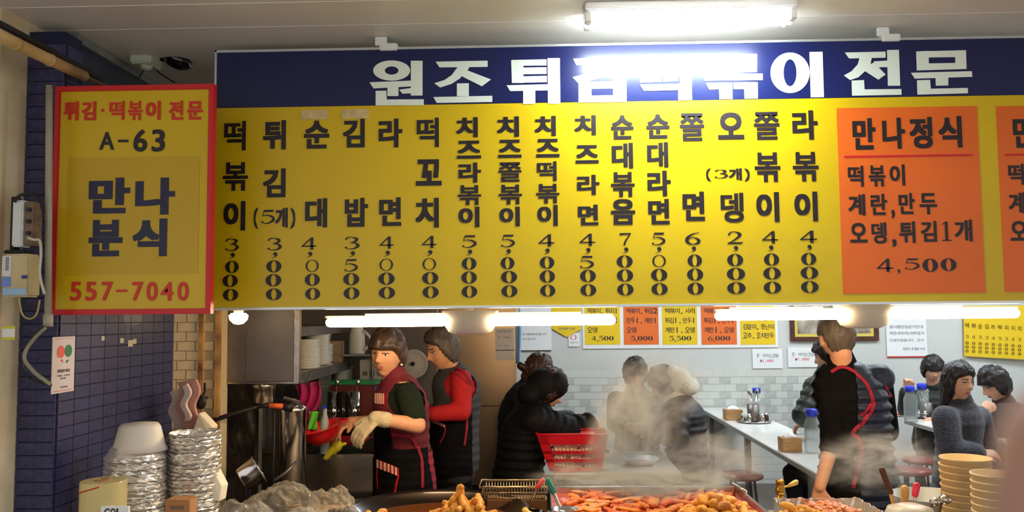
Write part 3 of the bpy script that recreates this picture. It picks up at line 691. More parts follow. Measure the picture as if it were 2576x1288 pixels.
def person(label, J, fy, hy, hp=0, hr=0, voxel=.006, skin=None, hair=None, hairmat=None, hands=None, seated=False, group=None, face=True, hs=1.0, extra_hair=(), lowerm=None):
    """J world joints; fy torso heading, hy head heading (0 = facing +Y), hp head pitch (down +)"""
    skin = skin or M_SKIN; pel = J['pelvis']; M = rotz(fy); fw = M @ Vector((0, 1, 0)); sd = M @ Vector((1, 0, 0))
    for s, k in (('l', -1), ('r', 1)):
        J['hip'+s] = pel+sd*k*.09-Vector((0, 0, .03))
        if 'kn'+s not in J: J['kn'+s] = Vector((pel.x, pel.y, 0))+sd*k*.11+(fw*.40+Vector((0, 0, .48)) if seated else fw*.03+Vector((0, 0, .47)))
        if 'an'+s not in J: J['an'+s] = Vector((J['kn'+s].x, J['kn'+s].y, .08))-fw*(.0 if not seated else .04)
    t = thing('person', label, 'person', (pel.x, pel.y, 0), group)
    HMx = Matrix.Rotation(hy, 3, 'Z') @ Matrix.Rotation(-hp, 3, 'X') @ Matrix.Rotation(hr, 3, 'Y')
    hc = J['head']; tf = lambda v: hc+(HMx @ v)*hs
    mb = MB()
    hm = MB().add([tf(v) for v in HM.v], HM.f); mb.add(hm.v, hm.f)
    mb.cap(J['neck']-Vector((0, 0, .02)), tf(Vector((0, -.022, -.07))), .056, .052, 16)
    torso_mb(mb, J, fy)
    for s, k in (('l', -1), ('r', 1)):
        arm_mb(mb, J, s); leg_mb(mb, J, s)
        f0 = J['an'+s]-Vector((0, 0, .03)); mb.cap(f0-fw*.03, f0+fw*.15, .042, .030)
        w_ = J['wr'+s]; hd = (hands or {}).get(s); d_ = (w_-J['el'+s])
        if hd: hand_mb(mb, w_, hd[0], hd[1], hd[2], hd[3] if len(hd) > 3 else k)
        else: hand_mb(mb, w_, d_, fw+Vector((0, 0, .3)), .5, k)
    b = remesh(mb, voxel, 2, .4); ob = b.build('body', skin, t, smooth=True, fix=False)
    if face:
        for s in (-1, 1):
            y = surf_y(s*.031, .004)
            e = MB().ell((s*.031, y-.0035, .004), (.0135, .006, .0052), 14, 8); e.v = [tf(v) for v in e.v]; eo = e.build('eye', M_EYE, t, smooth=True)
            e = MB().ell((s*.031, y-.0005, .004), (.0060, .0040, .0054), 12, 8); e.v = [tf(v) for v in e.v]; e.build('iris', M_IRIS, eo, smooth=True)
            e = MB().cap((s*.017, surf_y(s*.018, .012)-.001, .0115), (s*.045, surf_y(s*.044, .010)-.001, .0095), .0022, .0018, 8); e.v = [tf(v) for v in e.v]; e.build('eyelid', M_BROW, eo, smooth=True)
            e = MB().cap((s*.014, surf_y(s*.015, .028)-.0005, .026), (s*.047, surf_y(s*.045, .029)-.001, .029), .0034, .002, 8); e.v = [tf(v) for v in e.v]; e.build('eyebrow', M_BROW, t, smooth=True)
        for s in (-1, 1):
            e = MB().ell((s*.007, surf_y(s*.007, -.033)-.001, -.0345), (.003, .002, .0018), 8, 6); e.v = [tf(v) for v in e.v]; e.build('nostril', M_BROW, t)
        yl_ = surf_y(0, -.060)
        e = MB().ell((0, yl_-.003, -.0555), (.0225, .0062, .0045), 16, 8).ell((0, yl_-.003, -.0635), (.0195, .0065, .0052), 16, 8); e.v = [tf(v) for v in e.v]; remesh(e, .0015, 1).build('lips', M_LIP, t, smooth=True)
    if hair:
        h = MB().add([tf(v) for v in hair.v], hair.f)
        for (p, q, r0, r1) in extra_hair: h.cap(tf(Vector(p)), tf(Vector(q)), r0, r1, 12)
        if extra_hair: h = remesh(h, .006, 2)
        h.build('hair', hairmat, t, smooth=True, fix=False)
    J['_tf'] = tf
    return t
def garment(t, name, J, fy, m, g=.014, sleeves=(1.0, 1.0), voxel=.009, lo=-.12, hi=.97, puff=0, sm=4, filt=None, extra=None, solid=0, wide=1.0, slices=None):
    mb = MB(); torso_mb(mb, J, fy, g, lo=lo, hi=hi, puff=puff, slices=slices, wide=wide)
    for s, u in zip('lr', sleeves):
        if u: arm_mb(mb, J, s, g, u, puff)
    if extra: extra(mb)
    r = remesh(mb, voxel, sm)
    full = r
    if filt: r = keep(r, filt)
    o = r.build(name, m, t, smooth=True, fix=False, solid=solid)
    return o, full
def trousers(t, J, fy, m, g=.012, voxel=.012):
    mb = MB(); torso_mb(mb, J, fy, g*1.1, lo=-.14, hi=.16)
    for s in 'lr': leg_mb(mb, J, s, g)
    remesh(mb, voxel, 3).build('trousers', m, t, smooth=True, fix=False)
    fw = rotz(fy) @ Vector((0, 1, 0))
    for s in 'lr':
        f0 = J['an'+s]-Vector((0, 0, .035)); remesh(MB().cap(f0-fw*.04, f0+fw*.16, .045, .036).box(f0+Vector((-.04, -.04, -.045)), f0+Vector((.04, .04, 0))), .009, 2).build('shoe', mat('shoe', (30, 28, 28), .5), t, smooth=True, fix=False)
def JJ(**k): return {a: P(*b) for a, b in k.items()}
M_HAIRW = mat('hair_warm', (74, 56, 42), .42, var=.35, scale=40, stretch=(1, 1, .15), bump=.35, bscale=120)
M_HAIRG = mat('hair_grey_brown', (92, 78, 66), .5, var=.4, scale=60, stretch=(1, 1, .2), bump=.3, bscale=120)
M_HAIRB = mat('hair_black', (34, 27, 26), .38, var=.4, scale=40, stretch=(1, 1, .15), bump=.35, bscale=120)
M_HAIRBR = mat('hair_brown', (70, 42, 30), .42, var=.4, scale=40, stretch=(1, 1, .15), bump=.3, bscale=120)
M_MAR = mat('maroon_cloth', (150, 22, 48), .75, var=.15, scale=18, bump=.3, bscale=150)
M_MARD = mat('maroon_knit', (112, 26, 38), .8, var=.2, scale=18, bump=.4, bscale=200)
M_APR = mat('apron_black', (18, 16, 18), .85, spec=.12, var=.3, scale=10, bump=.25, bscale=60)
M_TEE = mat('dark_green_tee', (32, 38, 28), .9, spec=.12, var=.2, scale=10, bump=.2, bscale=80)
M_COAT = mat('black_coat', (22, 20, 22), .7, spec=.2, var=.25, scale=9, bump=.4, bscale=26)
M_TRS = mat('black_trousers', (26, 26, 30), .8)

# --- woman in front, 3/4 view, looking towards the viewer
fy = math.radians(122)      # torso heading: towards -x and a little to the viewer
J = JJ(head=(974, 891, 1.50), neck=(1003, 968, 1.54), chest=(1010, 1052, 1.56), pelvis=(1018, 1215, 1.60),
       shl=(1026, 993, 1.42), shr=(976, 985, 1.68), ell=(1050, 1070, 1.33), wrl=(945, 1052, 1.27), elr=(960, 1062, 1.72), wrr=(880, 1062, 1.60))
t = person('woman in a maroon collared top and black apron with white glove, looking this way', J, fy, math.radians(160), math.radians(2), math.radians(-3),
           voxel=.0048, hair=hair_mb(front=.028, side=.0, back=-.088, vol=1.45, bang=True), hairmat=M_HAIRW, skin=M_SKIN,
           hands={'l': (P(905, 1090, 1.24)-P(945, 1052, 1.27), (-.4, -.8, .4), .45, 1), 'r': (P(846, 1078, 1.52)-P(880, 1062, 1.60), (0, -.2, 1), .7, -1)},
           extra_hair=[((.0, -.075, -.03), (.0, -.07, -.085), .05, .035)])
W1 = J
o, g0 = garment(t, 'tee_shirt', J, fy, M_TEE, .014, (.72, .9), .008, hi=.93)
fwd = rotz(fy) @ Vector((0, 1, 0)); sdv = rotz(fy) @ Vector((1, 0, 0))
mb = MB(); torso_mb(mb, J, fy, .024, lo=-.3, hi=.97); vest = remesh(mb, .009, 4)
def rel(c): v = c-J['pelvis']; return v.dot(sdv), v.dot(fwd), v.z
arml = J['shl']
def f_top(c):
    s_, f_, z_ = rel(c); return z_ > .16 and (c-J['shl']-Vector((0, 0, -.02))).length > .098 and (c-J['shr']-Vector((0, 0, -.02))).length > .098
keep(vest, f_top).build('apron_yoke', M_MARD, t, smooth=True, fix=False, solid=.004)
mb = MB(); torso_mb(mb, J, fy, .032, lo=-.35, hi=.6); sk_ = MB()
for i in range(12):
    z = J['pelvis'].z+.06-.05*i; mb.ell((J['pelvis'].x+.0, J['pelvis'].y, z), (.185+.004*i, .150+.004*i, .05), 22, 8, rotz(fy))
skirt = remesh(mb, .010, 5)
keep(skirt, lambda c: rel(c)[1] > -.085+.03*math.sin(rel(c)[2]*9) and (rel(c)[2] < .20 or abs(rel(c)[0]) < .13) and rel(c)[2] < .36).build('apron_front', M_APR, t, smooth=True, fix=False, solid=.004)
keep(skirt, lambda c: rel(c)[1] < -.075+.03*math.sin(rel(c)[2]*9) and -.42 < rel(c)[2] < .17).build('apron_back_panel', M_MAR, t, smooth=True, fix=False, solid=.003)
bt = bvh(skirt); bv = bvh(vest)
mb = MB(); strap(mb, bt, [(1034, 1098), (1050, 1125), (1060, 1160), (1062, 1225)], .008); strap(mb, bt, [(985, 1092), (1010, 1095), (1034, 1098)], .007)
mb.build('apron_piping', M_MAR, t, smooth=False)
M_STR = mat('stripe_red', (200, 30, 36), .7); M_STW = mat('stripe_cream', (225, 205, 180), .7)
def striped(bt, x0, y0, x1, y1, n, sk, nm, par):
    base = patch(bt, x0, y0, x1, y1, 6, 2, .006, sk); 
    if not base: return
    bo = base.build(nm, M_STR, par, solid=.003)
    for i in range(n):
        a_ = x0+(x1-x0)*(i+.15)/n; b_ = a_+(x1-x0)/n*.42; yo = sk*(a_-x0)/(x1-x0)
        q = patch(bt, a_, y0+yo, b_, y1+yo, 1, 2, .009, sk*.42/n)
        if q: q.build('stripe', M_STW, bo, solid=.002)
striped(bt, 950, 1154, 1004, 1174, 6, 24, 'pocket_band', t)
striped(bt, 946, 990, 970, 1016, 5, 2, 'chest_band', t) or striped(bv, 946, 990, 970, 1016, 5, 2, 'chest_band', t)
mb = MB(); strap(mb, bt, [(1003, 1196), (999, 1215), (994, 1240)], .005); strap(mb, bt, [(951, 1176), (950, 1195), (952, 1230)], .004); mb.build('pocket_piping', M_RED, t)
# armhole piping
mb = MB(); pts = [J['shl']+Vector((0, 0, -.02))+(Vector((math.cos(a_)*sdv.x*0, 0, 0))+fwd*math.cos(a_)*.088+Vector((0, 0, 1))*math.sin(a_)*.095)-sdv*.03 for a_ in [2*PI*k/20 for k in range(20)]]
# collar
nb = J['neck']; hd = J['head']
ax = (hd-nb).normalized()
col_ = MB().cap(nb-ax*.02, nb+ax*.062, .075, .062, 18); remesh(col_, .006, 2).build('turtleneck_collar', M_MARD, t, smooth=True, fix=False)
# glove on the near hand
mb = MB(); hand_mb(mb, J['wrl'], P(905, 1090, 1.24)-P(945, 1052, 1.27), (-.4, -.8, .4), .42, 1, 1.14); mb.cap(J['wrl']+(J['ell']-J['wrl']).normalized()*.05, J['wrl'], .040, .036)
remesh(mb, .005, 2).build('glove', mat('cotton_glove', (196, 176, 140), .85, var=.15, scale=40, bump=.4, bscale=120), t, smooth=True, fix=False)
e = MB().ell(J['_tf'](Vector((-.082, -.004, -.048))), .006, 10, 8); e.build('pearl_earring', mat('pearl', (240, 235, 225), .2), t, smooth=True)
trousers(t, J, fy, M_TRS)

# --- second woman, head bent down
fy = math.radians(112)
J = JJ(head=(1113, 880, 2.12), neck=(1142, 938, 2.18), chest=(1150, 1000, 2.20), pelvis=(1140, 1160, 2.20),
       shl=(1160, 955, 2.05), shr=(1128, 945, 2.32), ell=(1162, 1035, 2.00), wrl=(1082, 1042, 1.96), elr=(1120, 1030, 2.36), wrr=(1070, 1040, 2.2))
t = person('woman in a red knit top and dark vest looking down beside the refrigerator', J, fy, math.radians(118), math.radians(16), 0, voxel=.0055,
           hair=hair_mb(front=.052, side=-.03, back=-.08, vol=1.3, seed=4), hairmat=M_HAIRG)
o, g0 = garment(t, 'knit_top', J, fy, mat('red_knit', (186, 22, 26), .8, var=.15, scale=30, bump=.4, bscale=160), .014, (1.9, 1.9), .009, hi=.93)
fwd = rotz(fy) @ Vector((0, 1, 0)); sdv = rotz(fy) @ Vector((1, 0, 0))
mb = MB(); torso_mb(mb, J, fy, .026, lo=-.05, hi=.98); v = remesh(mb, .01, 4)
keep(v, lambda c: (c-J['shl']-Vector((0, 0, -.03))).length > .095).build('vest', mat('grey_vest', (66, 64, 66), .8, var=.2, scale=14), t, smooth=True, fix=False, solid=.004)
mb = MB()
torso_mb(mb, J, fy, .036, lo=-.35, hi=.5)
for i in range(12): mb.ell((J['pelvis'].x, J['pelvis'].y, J['pelvis'].z+.05-.05*i), (.18+.003*i, .15, .05), 20, 8, rotz(fy))
sk_ = remesh(mb, .011, 5); rel2 = lambda c: ((c-J['pelvis']).dot(fwd), (c-J['pelvis']).z)
keep(sk_, lambda c: rel2(c)[0] > -.06 and rel2(c)[1] < .30).build('apron_front', M_APR, t, smooth=True, fix=False, solid=.004)
bt = bvh(sk_); bv = bvh(v); mb = MB()
strap(mb, bv, [(1148, 925), (1168, 938), (1182, 960), (1180, 985), (1160, 1015)], .008); strap(mb, bv, [(1140, 935), (1165, 950), (1184, 972)], .005); strap(mb, bt, [(1150, 1025), (1172, 1035), (1174, 1070), (1168, 1120)], .006); strap(mb, bv, [(1186, 970), (1182, 1000), (1172, 1030)], .006)
mb.build('apron_strap', M_MAR, t)
striped(bt, 1092, 1056, 1122, 1064, 5, 12, 'pocket_band', t)
mb = MB(); strap(mb, bt, [(1122, 1075), (1118, 1095), (1108, 1115)], .004); mb.build('pocket_piping', M_MAR, t)
nb = J['neck']; ax = (J['head']-nb).normalized(); remesh(MB().cap(nb-ax*.03, nb+ax*.05, .082, .064, 18), .007, 2).build('vest_collar', mat('collar_dark', (52, 48, 50), .8), t, smooth=True, fix=False)
trousers(t, J, fy, M_TRS)

# --- man seen from behind
fy = math.radians(-8)
J = JJ(head=(2104, 848, 1.60), neck=(2118, 926, 1.62), chest=(2150, 1040, 1.64), pelvis=(2160, 1225, 1.64),
       shl=(2092, 958, 1.62), shr=(2210, 952, 1.64), ell=(2094, 1112, 1.55), wrl=(2062, 1226, 1.46), elr=(2232, 1085, 1.78), wrr=(2190, 1120, 1.95))
t = person('man seen from behind in a black tee, quilted navy vest and red apron straps', J, fy, math.radians(2), math.radians(8), math.radians(-4), voxel=.0055,
           hair=hair_mb(front=.05, side=.012, back=-.072, vol=.45, seed=9), hairmat=M_HAIRG, hs=1.07,
           hands={'l': ((-.1, -.02, -1), (-.4, -.9, 0), .5, -1)})
o, tee = garment(t, 'tee_shirt', J, fy, mat('black_tee', (18, 16, 17), .9, spec=.1, var=.2, scale=10, bump=.25, bscale=40), .018, (1.12, 1.0), .009, hi=.95, wide=1.05)
mb = MB(); torso_mb(mb, J, fy, .034, lo=-.2, hi=.95, puff=1, slices=13, wide=1.02); q = remesh(mb, .008, 1)
cx_ = J['chest'].x
keep(q, lambda c: c.x > cx_-.035+.12*max(0, c.z-J['chest'].z)*0 or c.y > J['chest'].y).build('quilted_vest', mat('navy_nylon', (36, 42, 60), .45, spec=.35, var=.2, scale=12, bump=.35, bscale=30), t, smooth=True, fix=False, solid=.004)
bt = bvh(q); mb = MB()
strap(mb, bt, [(2092, 938), (2118, 925), (2150, 938), (2180, 970), (2192, 1000), (2196, 1020), (2180, 1050), (2155, 1078), (2143, 1088)], .009, off=.006)
strap(mb, bt, [(2143, 1088), (2162, 1108), (2168, 1140), (2158, 1180), (2146, 1225)], .009, off=.006)
strap(mb, bt, [(2188, 985), (2192, 1010), (2180, 1030), (2162, 1045)], .007, off=.006)
strap(mb, bt, [(2225, 970), (2236, 990), (2240, 1008)], .007, off=.006)
mb.build('apron_strap', M_MAR, t)
nb = J['neck']; ax = (J['head']-nb).normalized(); remesh(MB().cap(nb-ax*.03, nb+ax*.060, .090, .068, 18), .007, 2).build('collar', mat('black_tee', (24, 22, 24)), t, smooth=True, fix=False)
trousers(t, J, fy, M_TRS)

# --- customers at the tables
def cust(label, J, fy, hy, hp, hair, hm, coat, g=.03, puff=1, face=True, vox=.008, hands=None, extra=(), sl=13, skin=M_SKIN2, hr=0, hs=1.0, hood=None, hoodmat=None):
    t = person(label, J, fy, math.radians(hy), math.radians(hp), math.radians(hr), voxel=vox, hair=hair, hairmat=hm, seated=True, face=face, hands=hands, extra_hair=extra, skin=skin, hs=hs)
    o, gm = garment(t, 'coat', J, fy, coat, g, (1.85, 1.85), .011, hi=.98, puff=puff, sm=2 if puff else 5, slices=sl if puff else None)
    trousers(t, J, fy, M_TRS)
    nb = J['neck']; ax = (J['head']-nb).normalized()
    remesh(MB().cap(nb-ax*.03, nb+ax*.05, .088, .078, 18), .008, 2).build('coat_collar', hoodmat or coat, t, smooth=True, fix=False)
    if hood:
        mb = MB()
        for (p, r) in hood: mb.ell(J['_tf'](Vector(p)), r, 18, 12, rotz(math.radians(hy)))
        remesh(mb, .008, 3).build('hood', hoodmat or coat, t, smooth=True, fix=False)
    return t
J = JJ(head=(1378, 982, 2.68), neck=(1345, 1030, 2.66), chest=(1318, 1100, 2.64), pelvis=(1290, 1220, 2.62), shl=(1332, 1052, 2.84), shr=(1345, 1058, 2.50), elr=(1425, 1082, 2.62), wrr=(1480, 1070, 2.72), ell=(1400, 1080, 2.92), wrl=(1460, 1072, 2.95))
J['pelvis'].z = .50
cust('diner in a black hooded puffer coat bent over the left table behind the basket', J, math.radians(-72), -78, 28, hair_mb(front=.02, side=-.06, back=-.09, vol=1.5, seed=3), M_HAIRBR, M_COAT, .055, face=True, hs=1.08,
     hood=[((0, -.03, .012), (.115, .12, .12)), ((0, -.09, -.07), (.11, .08, .08)), ((.02, .02, .05), (.095, .08, .09))])
J = JJ(head=(1354, 936, 3.22), neck=(1322, 985, 3.22), chest=(1304, 1050, 3.22), pelvis=(1296, 1150, 3.22), shl=(1308, 1005, 3.36), shr=(1304, 1000, 3.08), elr=(1320, 1070, 3.06), wrr=(1400, 1062, 3.16), ell=(1370, 1062, 3.4), wrl=(1440, 1052, 3.4))
J['pelvis'].z = .50
cust('diner with brown tied hair and dark coat, just beyond the hooded diner', J, math.radians(-80), -70, 15, hair_mb(front=.03, side=-.05, back=-.09, vol=1.4, seed=5), M_HAIRBR, mat('dark_navy_coat', (22, 24, 34), .7, var=.2, bump=.3, bscale=30), .035, puff=0,
     extra=[((-.0, -.085, .0), (-.0, -.135, .012), .035, .030), ((0, -.09, -.05), (0, -.07, -.1), .03, .02)])
J = JJ(head=(1598, 940, 3.85), neck=(1600, 992, 3.92), chest=(1602, 1050, 3.94), pelvis=(1600, 1160, 3.94), shl=(1650, 1008, 3.9), shr=(1552, 1008, 3.9), elr=(1548, 1065, 3.7), wrr=(1575, 1070, 3.5), ell=(1648, 1065, 3.7), wrl=(1620, 1072, 3.5))
J['pelvis'].z = .50
cust('dark-haired diner facing this way behind the steam at the end of the left table', J, math.radians(180), 180, 22, hair_mb(front=.02, side=-.06, back=-.09, vol=1.4, seed=6), M_HAIRB, mat('charcoal_coat', (60, 56, 60), .7, var=.2, bump=.3, bscale=30), .03, puff=0)
J = JJ(head=(1672, 968, 3.05), neck=(1712, 1015, 3.02), chest=(1722, 1065, 3.02), pelvis=(1735, 1180, 3.0), shl=(1700, 1040, 2.88), shr=(1720, 1035, 3.2), ell=(1705, 1100, 2.82), wrl=(1640, 1085, 2.95), elr=(1680, 1095, 3.2), wrr=(1640, 1080, 3.15))
J['pelvis'].z = .50
cust('diner in a dark coat with a white fluffy hood, right side of the left table', J, math.radians(65), 70, 25, hair_mb(front=.02, side=-.06, back=-.09, vol=1.3, seed=8), M_HAIRB, mat('grey_black_coat', (38, 36, 40), .55, var=.3, bump=.4, bscale=30), .04, sl=11,
     hood=[((0, -.11, -.02), (.105, .075, .085)), ((0, -.15, -.08), (.12, .06, .06)), ((0, -.09, .05), (.08, .05, .05))], hoodmat=mat('white_fur', (235, 230, 215), .95, bump=1, bscale=90, var=.15, scale=60))
J = JJ(head=(2082, 895, 3.55), neck=(2080, 950, 3.62), chest=(2082, 1010, 3.65), pelvis=(2095, 1120, 3.65), shl=(2050, 975, 3.5), shr=(2080, 972, 3.8), ell=(2018, 1045, 3.42), wrl=(2040, 1062, 3.7), elr=(2060, 1050, 3.9), wrr=(2030, 1062, 3.95))
J['pelvis'].z = .50
J['shr'] += Vector((-.10, .0, 0)); J['pelvis'].x += .12
cust('diner in a dark green puffer jacket, mostly hidden behind the man in the vest', J, math.radians(50), 60, 15, hair_mb(vol=1.2, seed=11), M_HAIRB, mat('green_black_puffer', (42, 50, 46), .5, var=.2, bump=.35, bscale=26), .035, sl=11)
J = JJ(head=(2346, 930, 5.1), neck=(2352, 985, 5.2), chest=(2350, 1040, 5.22), pelvis=(2350, 1130, 5.22), shl=(2388, 1000, 5.2), shr=(2312, 1000, 5.2), elr=(2278, 1030, 5.0), wrr=(2280, 980, 4.88), ell=(2385, 1050, 5.0), wrl=(2350, 1058, 4.8))
J['pelvis'].z = .50
cust('young man facing this way with one hand raised, far end of the right table', J, math.radians(176), 172, 16, hair_mb(front=.012, side=-.04, back=-.08, vol=1.5, bang=True, seed=12), M_HAIRB, mat('olive_black_coat', (34, 40, 36), .7, var=.2, bump=.3, bscale=30), .03, puff=0, hands={'r': ((.1, -.2, 1), (.2, 1, 0), .9, -1)})
J = JJ(head=(2412, 962, 2.85), neck=(2418, 1028, 2.90), chest=(2412, 1090, 2.92), pelvis=(2405, 1200, 2.95), shl=(2462, 1052, 3.02), shr=(2378, 1052, 2.78), elr=(2392, 1135, 2.72), wrr=(2465, 1140, 2.70), ell=(2480, 1120, 3.1), wrl=(2510, 1125, 3.2))
J['pelvis'].z = .50
cust('woman with long dark hair and a charcoal fur coat looking sideways, near the cup stacks', J, math.radians(-110), -158, 2, hair_mb(front=.045, side=-.07, back=-.10, vol=1.6, seed=14), M_HAIRB, mat('charcoal_fur', (62, 64, 74), .95, var=.4, scale=50, bump=1, bscale=90, sheen=.3), .035, puff=0, vox=.006,
     extra=[((-.075, -.02, -.02), (-.085, -.05, -.15), .034, .03), ((.0, -.07, -.03), (.0, -.09, -.17), .06, .05), ((.072, -.02, -.03), (.075, -.04, -.13), .026, .024)])
J = JJ(head=(2503, 968, 3.92), neck=(2530, 1022, 3.95), chest=(2538, 1072, 3.98), pelvis=(2545, 1150, 4.0), shl=(2524, 1038, 3.82), shr=(2555, 1036, 4.1), ell=(2518, 1088, 3.75), wrl=(2500, 1046, 3.80), elr=(2540, 1090, 4.2), wrr=(2500, 1070, 4.2))
J['pelvis'].z = .50
cust('dark-haired diner bent over food with chopsticks, at the right edge behind the finger', J, math.radians(75), 95, 22, hair_mb(front=.02, side=-.06, back=-.09, vol=1.5, seed=15), M_HAIRB, mat('brown_coat', (70, 60, 52), .8, var=.2, bump=.3, bscale=30), .03, puff=0, hands={'l': ((-.35, -.2, .6), (.2, -1, 0), .8, 1)}, hs=1.1)
a_ = J['wrl']+Vector((-.06, -.03, .06)); tag(MB().cyl(a_, a_+Vector((-.16, .0, -.10)), .003, .002, 8).cyl(a_+Vector((0, .01, 0)), a_+Vector((-.15, .01, -.115)), .003, .002, 8).build('chopsticks', mat('chopstick_steel', (190, 190, 190), .3, .9), loc=a_), 'steel chopsticks held by the diner at the right edge', 'chopsticks')
# ------------------------------------------------------------------ dining tables, stools, table things
M_TOP2 = mat('table_white', (222, 224, 218), .3, var=.06, scale=6, coat=.3)
M_EDGE = mat('table_edge', (150, 145, 140), .5)
M_LEG = mat('leg_steel', (120, 112, 108), .4, .8)
def table(label, x0, x1, y0, y1, z, legs):
    t = thing('dining_table', label, 'table', ((x0+x1)/2, (y0+y1)/2, 0))
    MB().box((x0, y0, z-.012), (x1, y1, z), bev=.003).build('tabletop', M_TOP2, t)
    MB().box((x0+.001, y0+.001, z-.038), (x1-.001, y1-.001, z-.012), bev=.002).build('edge_band', M_EDGE, t)
    for (lx, ly) in legs: MB().box((lx-.02, ly-.02, 0), (lx+.02, ly+.02, z-.038), bev=.003).build('leg', M_LEG, t)
    return t
ZT = .75
xa = PZ(1770, 1030, ZT).x; xb = PZ(1932, 1052, ZT).x; ya = PZ(2045, 1195, ZT).y
table('long narrow white table running back to the tiled wall beside the man in the vest', xa, xb, ya, YB-.03, ZT, [(xa+.05, ya+.3), (xb-.05, ya+.3), (xa+.05, ya+1.9), (xb-.05, ya+1.9), (xa+.05, YB-.3), (xb-.05, YB-.3)])
xl_ = .08; xr_ = PZ(1715, 1190, ZT).x; yf = PZ(1500, 1190, ZT).y
table('wide white table at the left holding the red basket', xl_, xr_, yf, 3.15, ZT, [(xl_+.05, yf+.12), (xr_-.05, yf+.12), (xl_+.05, 3.0), (xr_-.05, 3.0)])
xc = 3.18; table('white table at the right with two water bottles and a plate', xc, xc+.36, 3.35, 4.86, ZT, [(xc+.05, 3.45), (xc+.31, 3.45), (xc+.05, 4.7), (xc+.31, 4.7)])
M_STOOL = mat('stool_red', (140, 18, 40), .3, coat=.4)
def stool(x, y, label):
    t = thing('stool', label, 'stool', (x, y, 0))
    MB().lathe([(0, .465), (.145, .465), (.155, .455), (.155, .435), (.14, .425), (0, .425)], (x, y, 0), 28).build('seat', M_STOOL, t, smooth=True)
    for k in range(4):
        a_ = PI/4+k*PI/2; MB().cyl((x+.10*math.cos(a_), y+.10*math.sin(a_), .425), (x+.15*math.cos(a_), y+.15*math.sin(a_), 0), .011, n=8).build('leg', M_LEG, t)
    MB().tube([(x+.135*math.cos(2*PI*k/20), y+.135*math.sin(2*PI*k/20), .16) for k in range(20)], .007, 6, True).build('foot_ring', M_LEG, t)
for (px, py, lab) in ((2290, 1178, 'red round stool in front of the right table, nearer one'), (2318, 1152, 'red round stool farther back, under the right table'), (1868, 1190, 'dark red round stool at the left side of the middle table')):
    q = PZ(px, py, .465); stool(q.x, q.y, lab)

M_CLEAR = mat('clear_plastic', (226, 236, 236), .12, trans=.85, alpha=.75, ior=1.2)
M_WATER = mat('water_bottle_body', (214, 222, 220), .15, trans=.7, ior=1.12, alpha=.6, coat=.5)
M_BLUE = mat('cap_blue', (40, 60, 200), .4)
def bottle(x, y, z, label, s=1.0, grp=None):
    t = thing('water_bottle', label, 'bottle', (x, y, z), grp)
    MB().lathe([(0, .001), (.036*s, .001), (.042*s, .01), (.042*s, .07*s), (.040*s, .08*s), (.042*s, .09*s), (.042*s, .15*s), (.030*s, .178*s), (.026*s, .19*s), (.026*s, .198*s), (0, .198*s)], (x, y, z), 24).build('body', M_WATER, t, smooth=True)
    MB().lathe([(0, .234*s), (.027*s, .234*s), (.031*s, .228*s), (.031*s, .196*s), (0, .196*s)], (x, y, z), 20).build('cap', M_BLUE, t, smooth=True)
def onT(px, py, z=ZT): return PZ(px, py, z)
q = onT(2045, 1140); bottle(q.x, q.y, ZT, 'water bottle with blue cap on the middle table, beside the man', 1.25)
q = onT(1905, 1052); bottle(q.x, q.y, ZT, 'blue-capped bottle at the far end of the middle table behind the cutlery', 1.15)
q = onT(2292, 1061); bottle(q.x, q.y, ZT, 'left one of two water bottles on the right table', 1.3)
q = onT(2316, 1052); bottle(q.x+.02, q.y, ZT, 'right one of two water bottles on the right table', 1.3)
q = onT(1457, 1078); bottle(P(1457, 1050, 3.0).x, 3.0, ZT, 'taller blue-capped bottle on the left table behind the diners', 1.15)
bottle(P(1440, 1050, 3.08).x-.02, 2.90, ZT, 'shorter blue-capped bottle close to the hooded diner', .9)
M_WOOD = mat('box_wood', (196, 152, 100), .6, var=.25, scale=20, stretch=(1, 1, 8))
def tissue_box(px, py, wpx, hpx, label):
    q = onT(px, py); s = (q.y+2.8)/F; w_ = wpx*s; h_ = hpx*s
    t = thing('tissue_box', label, 'box', (q.x, q.y+w_/2, ZT))
    MB().box((q.x-w_/2, q.y, ZT+.0005), (q.x+w_/2, q.y+w_*.9, ZT+h_), bev=.003).build('wooden_box', M_WOOD, t)
    rnd = random.Random(px); mb = MB()
    mb.grid(lambda u, v: Vector((q.x+(u-.5)*w_*.7, q.y+w_*.45+(v-.5)*w_*.5, ZT+h_+.002+.03*math.sin(u*PI)*math.sin(v*PI)+.012*noise.noise(Vector((u*4, v*4, px)))*math.sin(u*PI)*math.sin(v*PI))), 8, 8)
    mb.build('tissue', mat('tissue', (235, 235, 235), .9), t, smooth=True, solid=.002)
tissue_box(1848, 1058, 42, 26, 'wooden tissue box at the far end of the middle table')
tissue_box(1994, 1138, 48, 34, 'wooden tissue box on the middle table beside the water bottle')
M_STEELB = mat('steel_bright', (205, 200, 195), .16, 1.0)
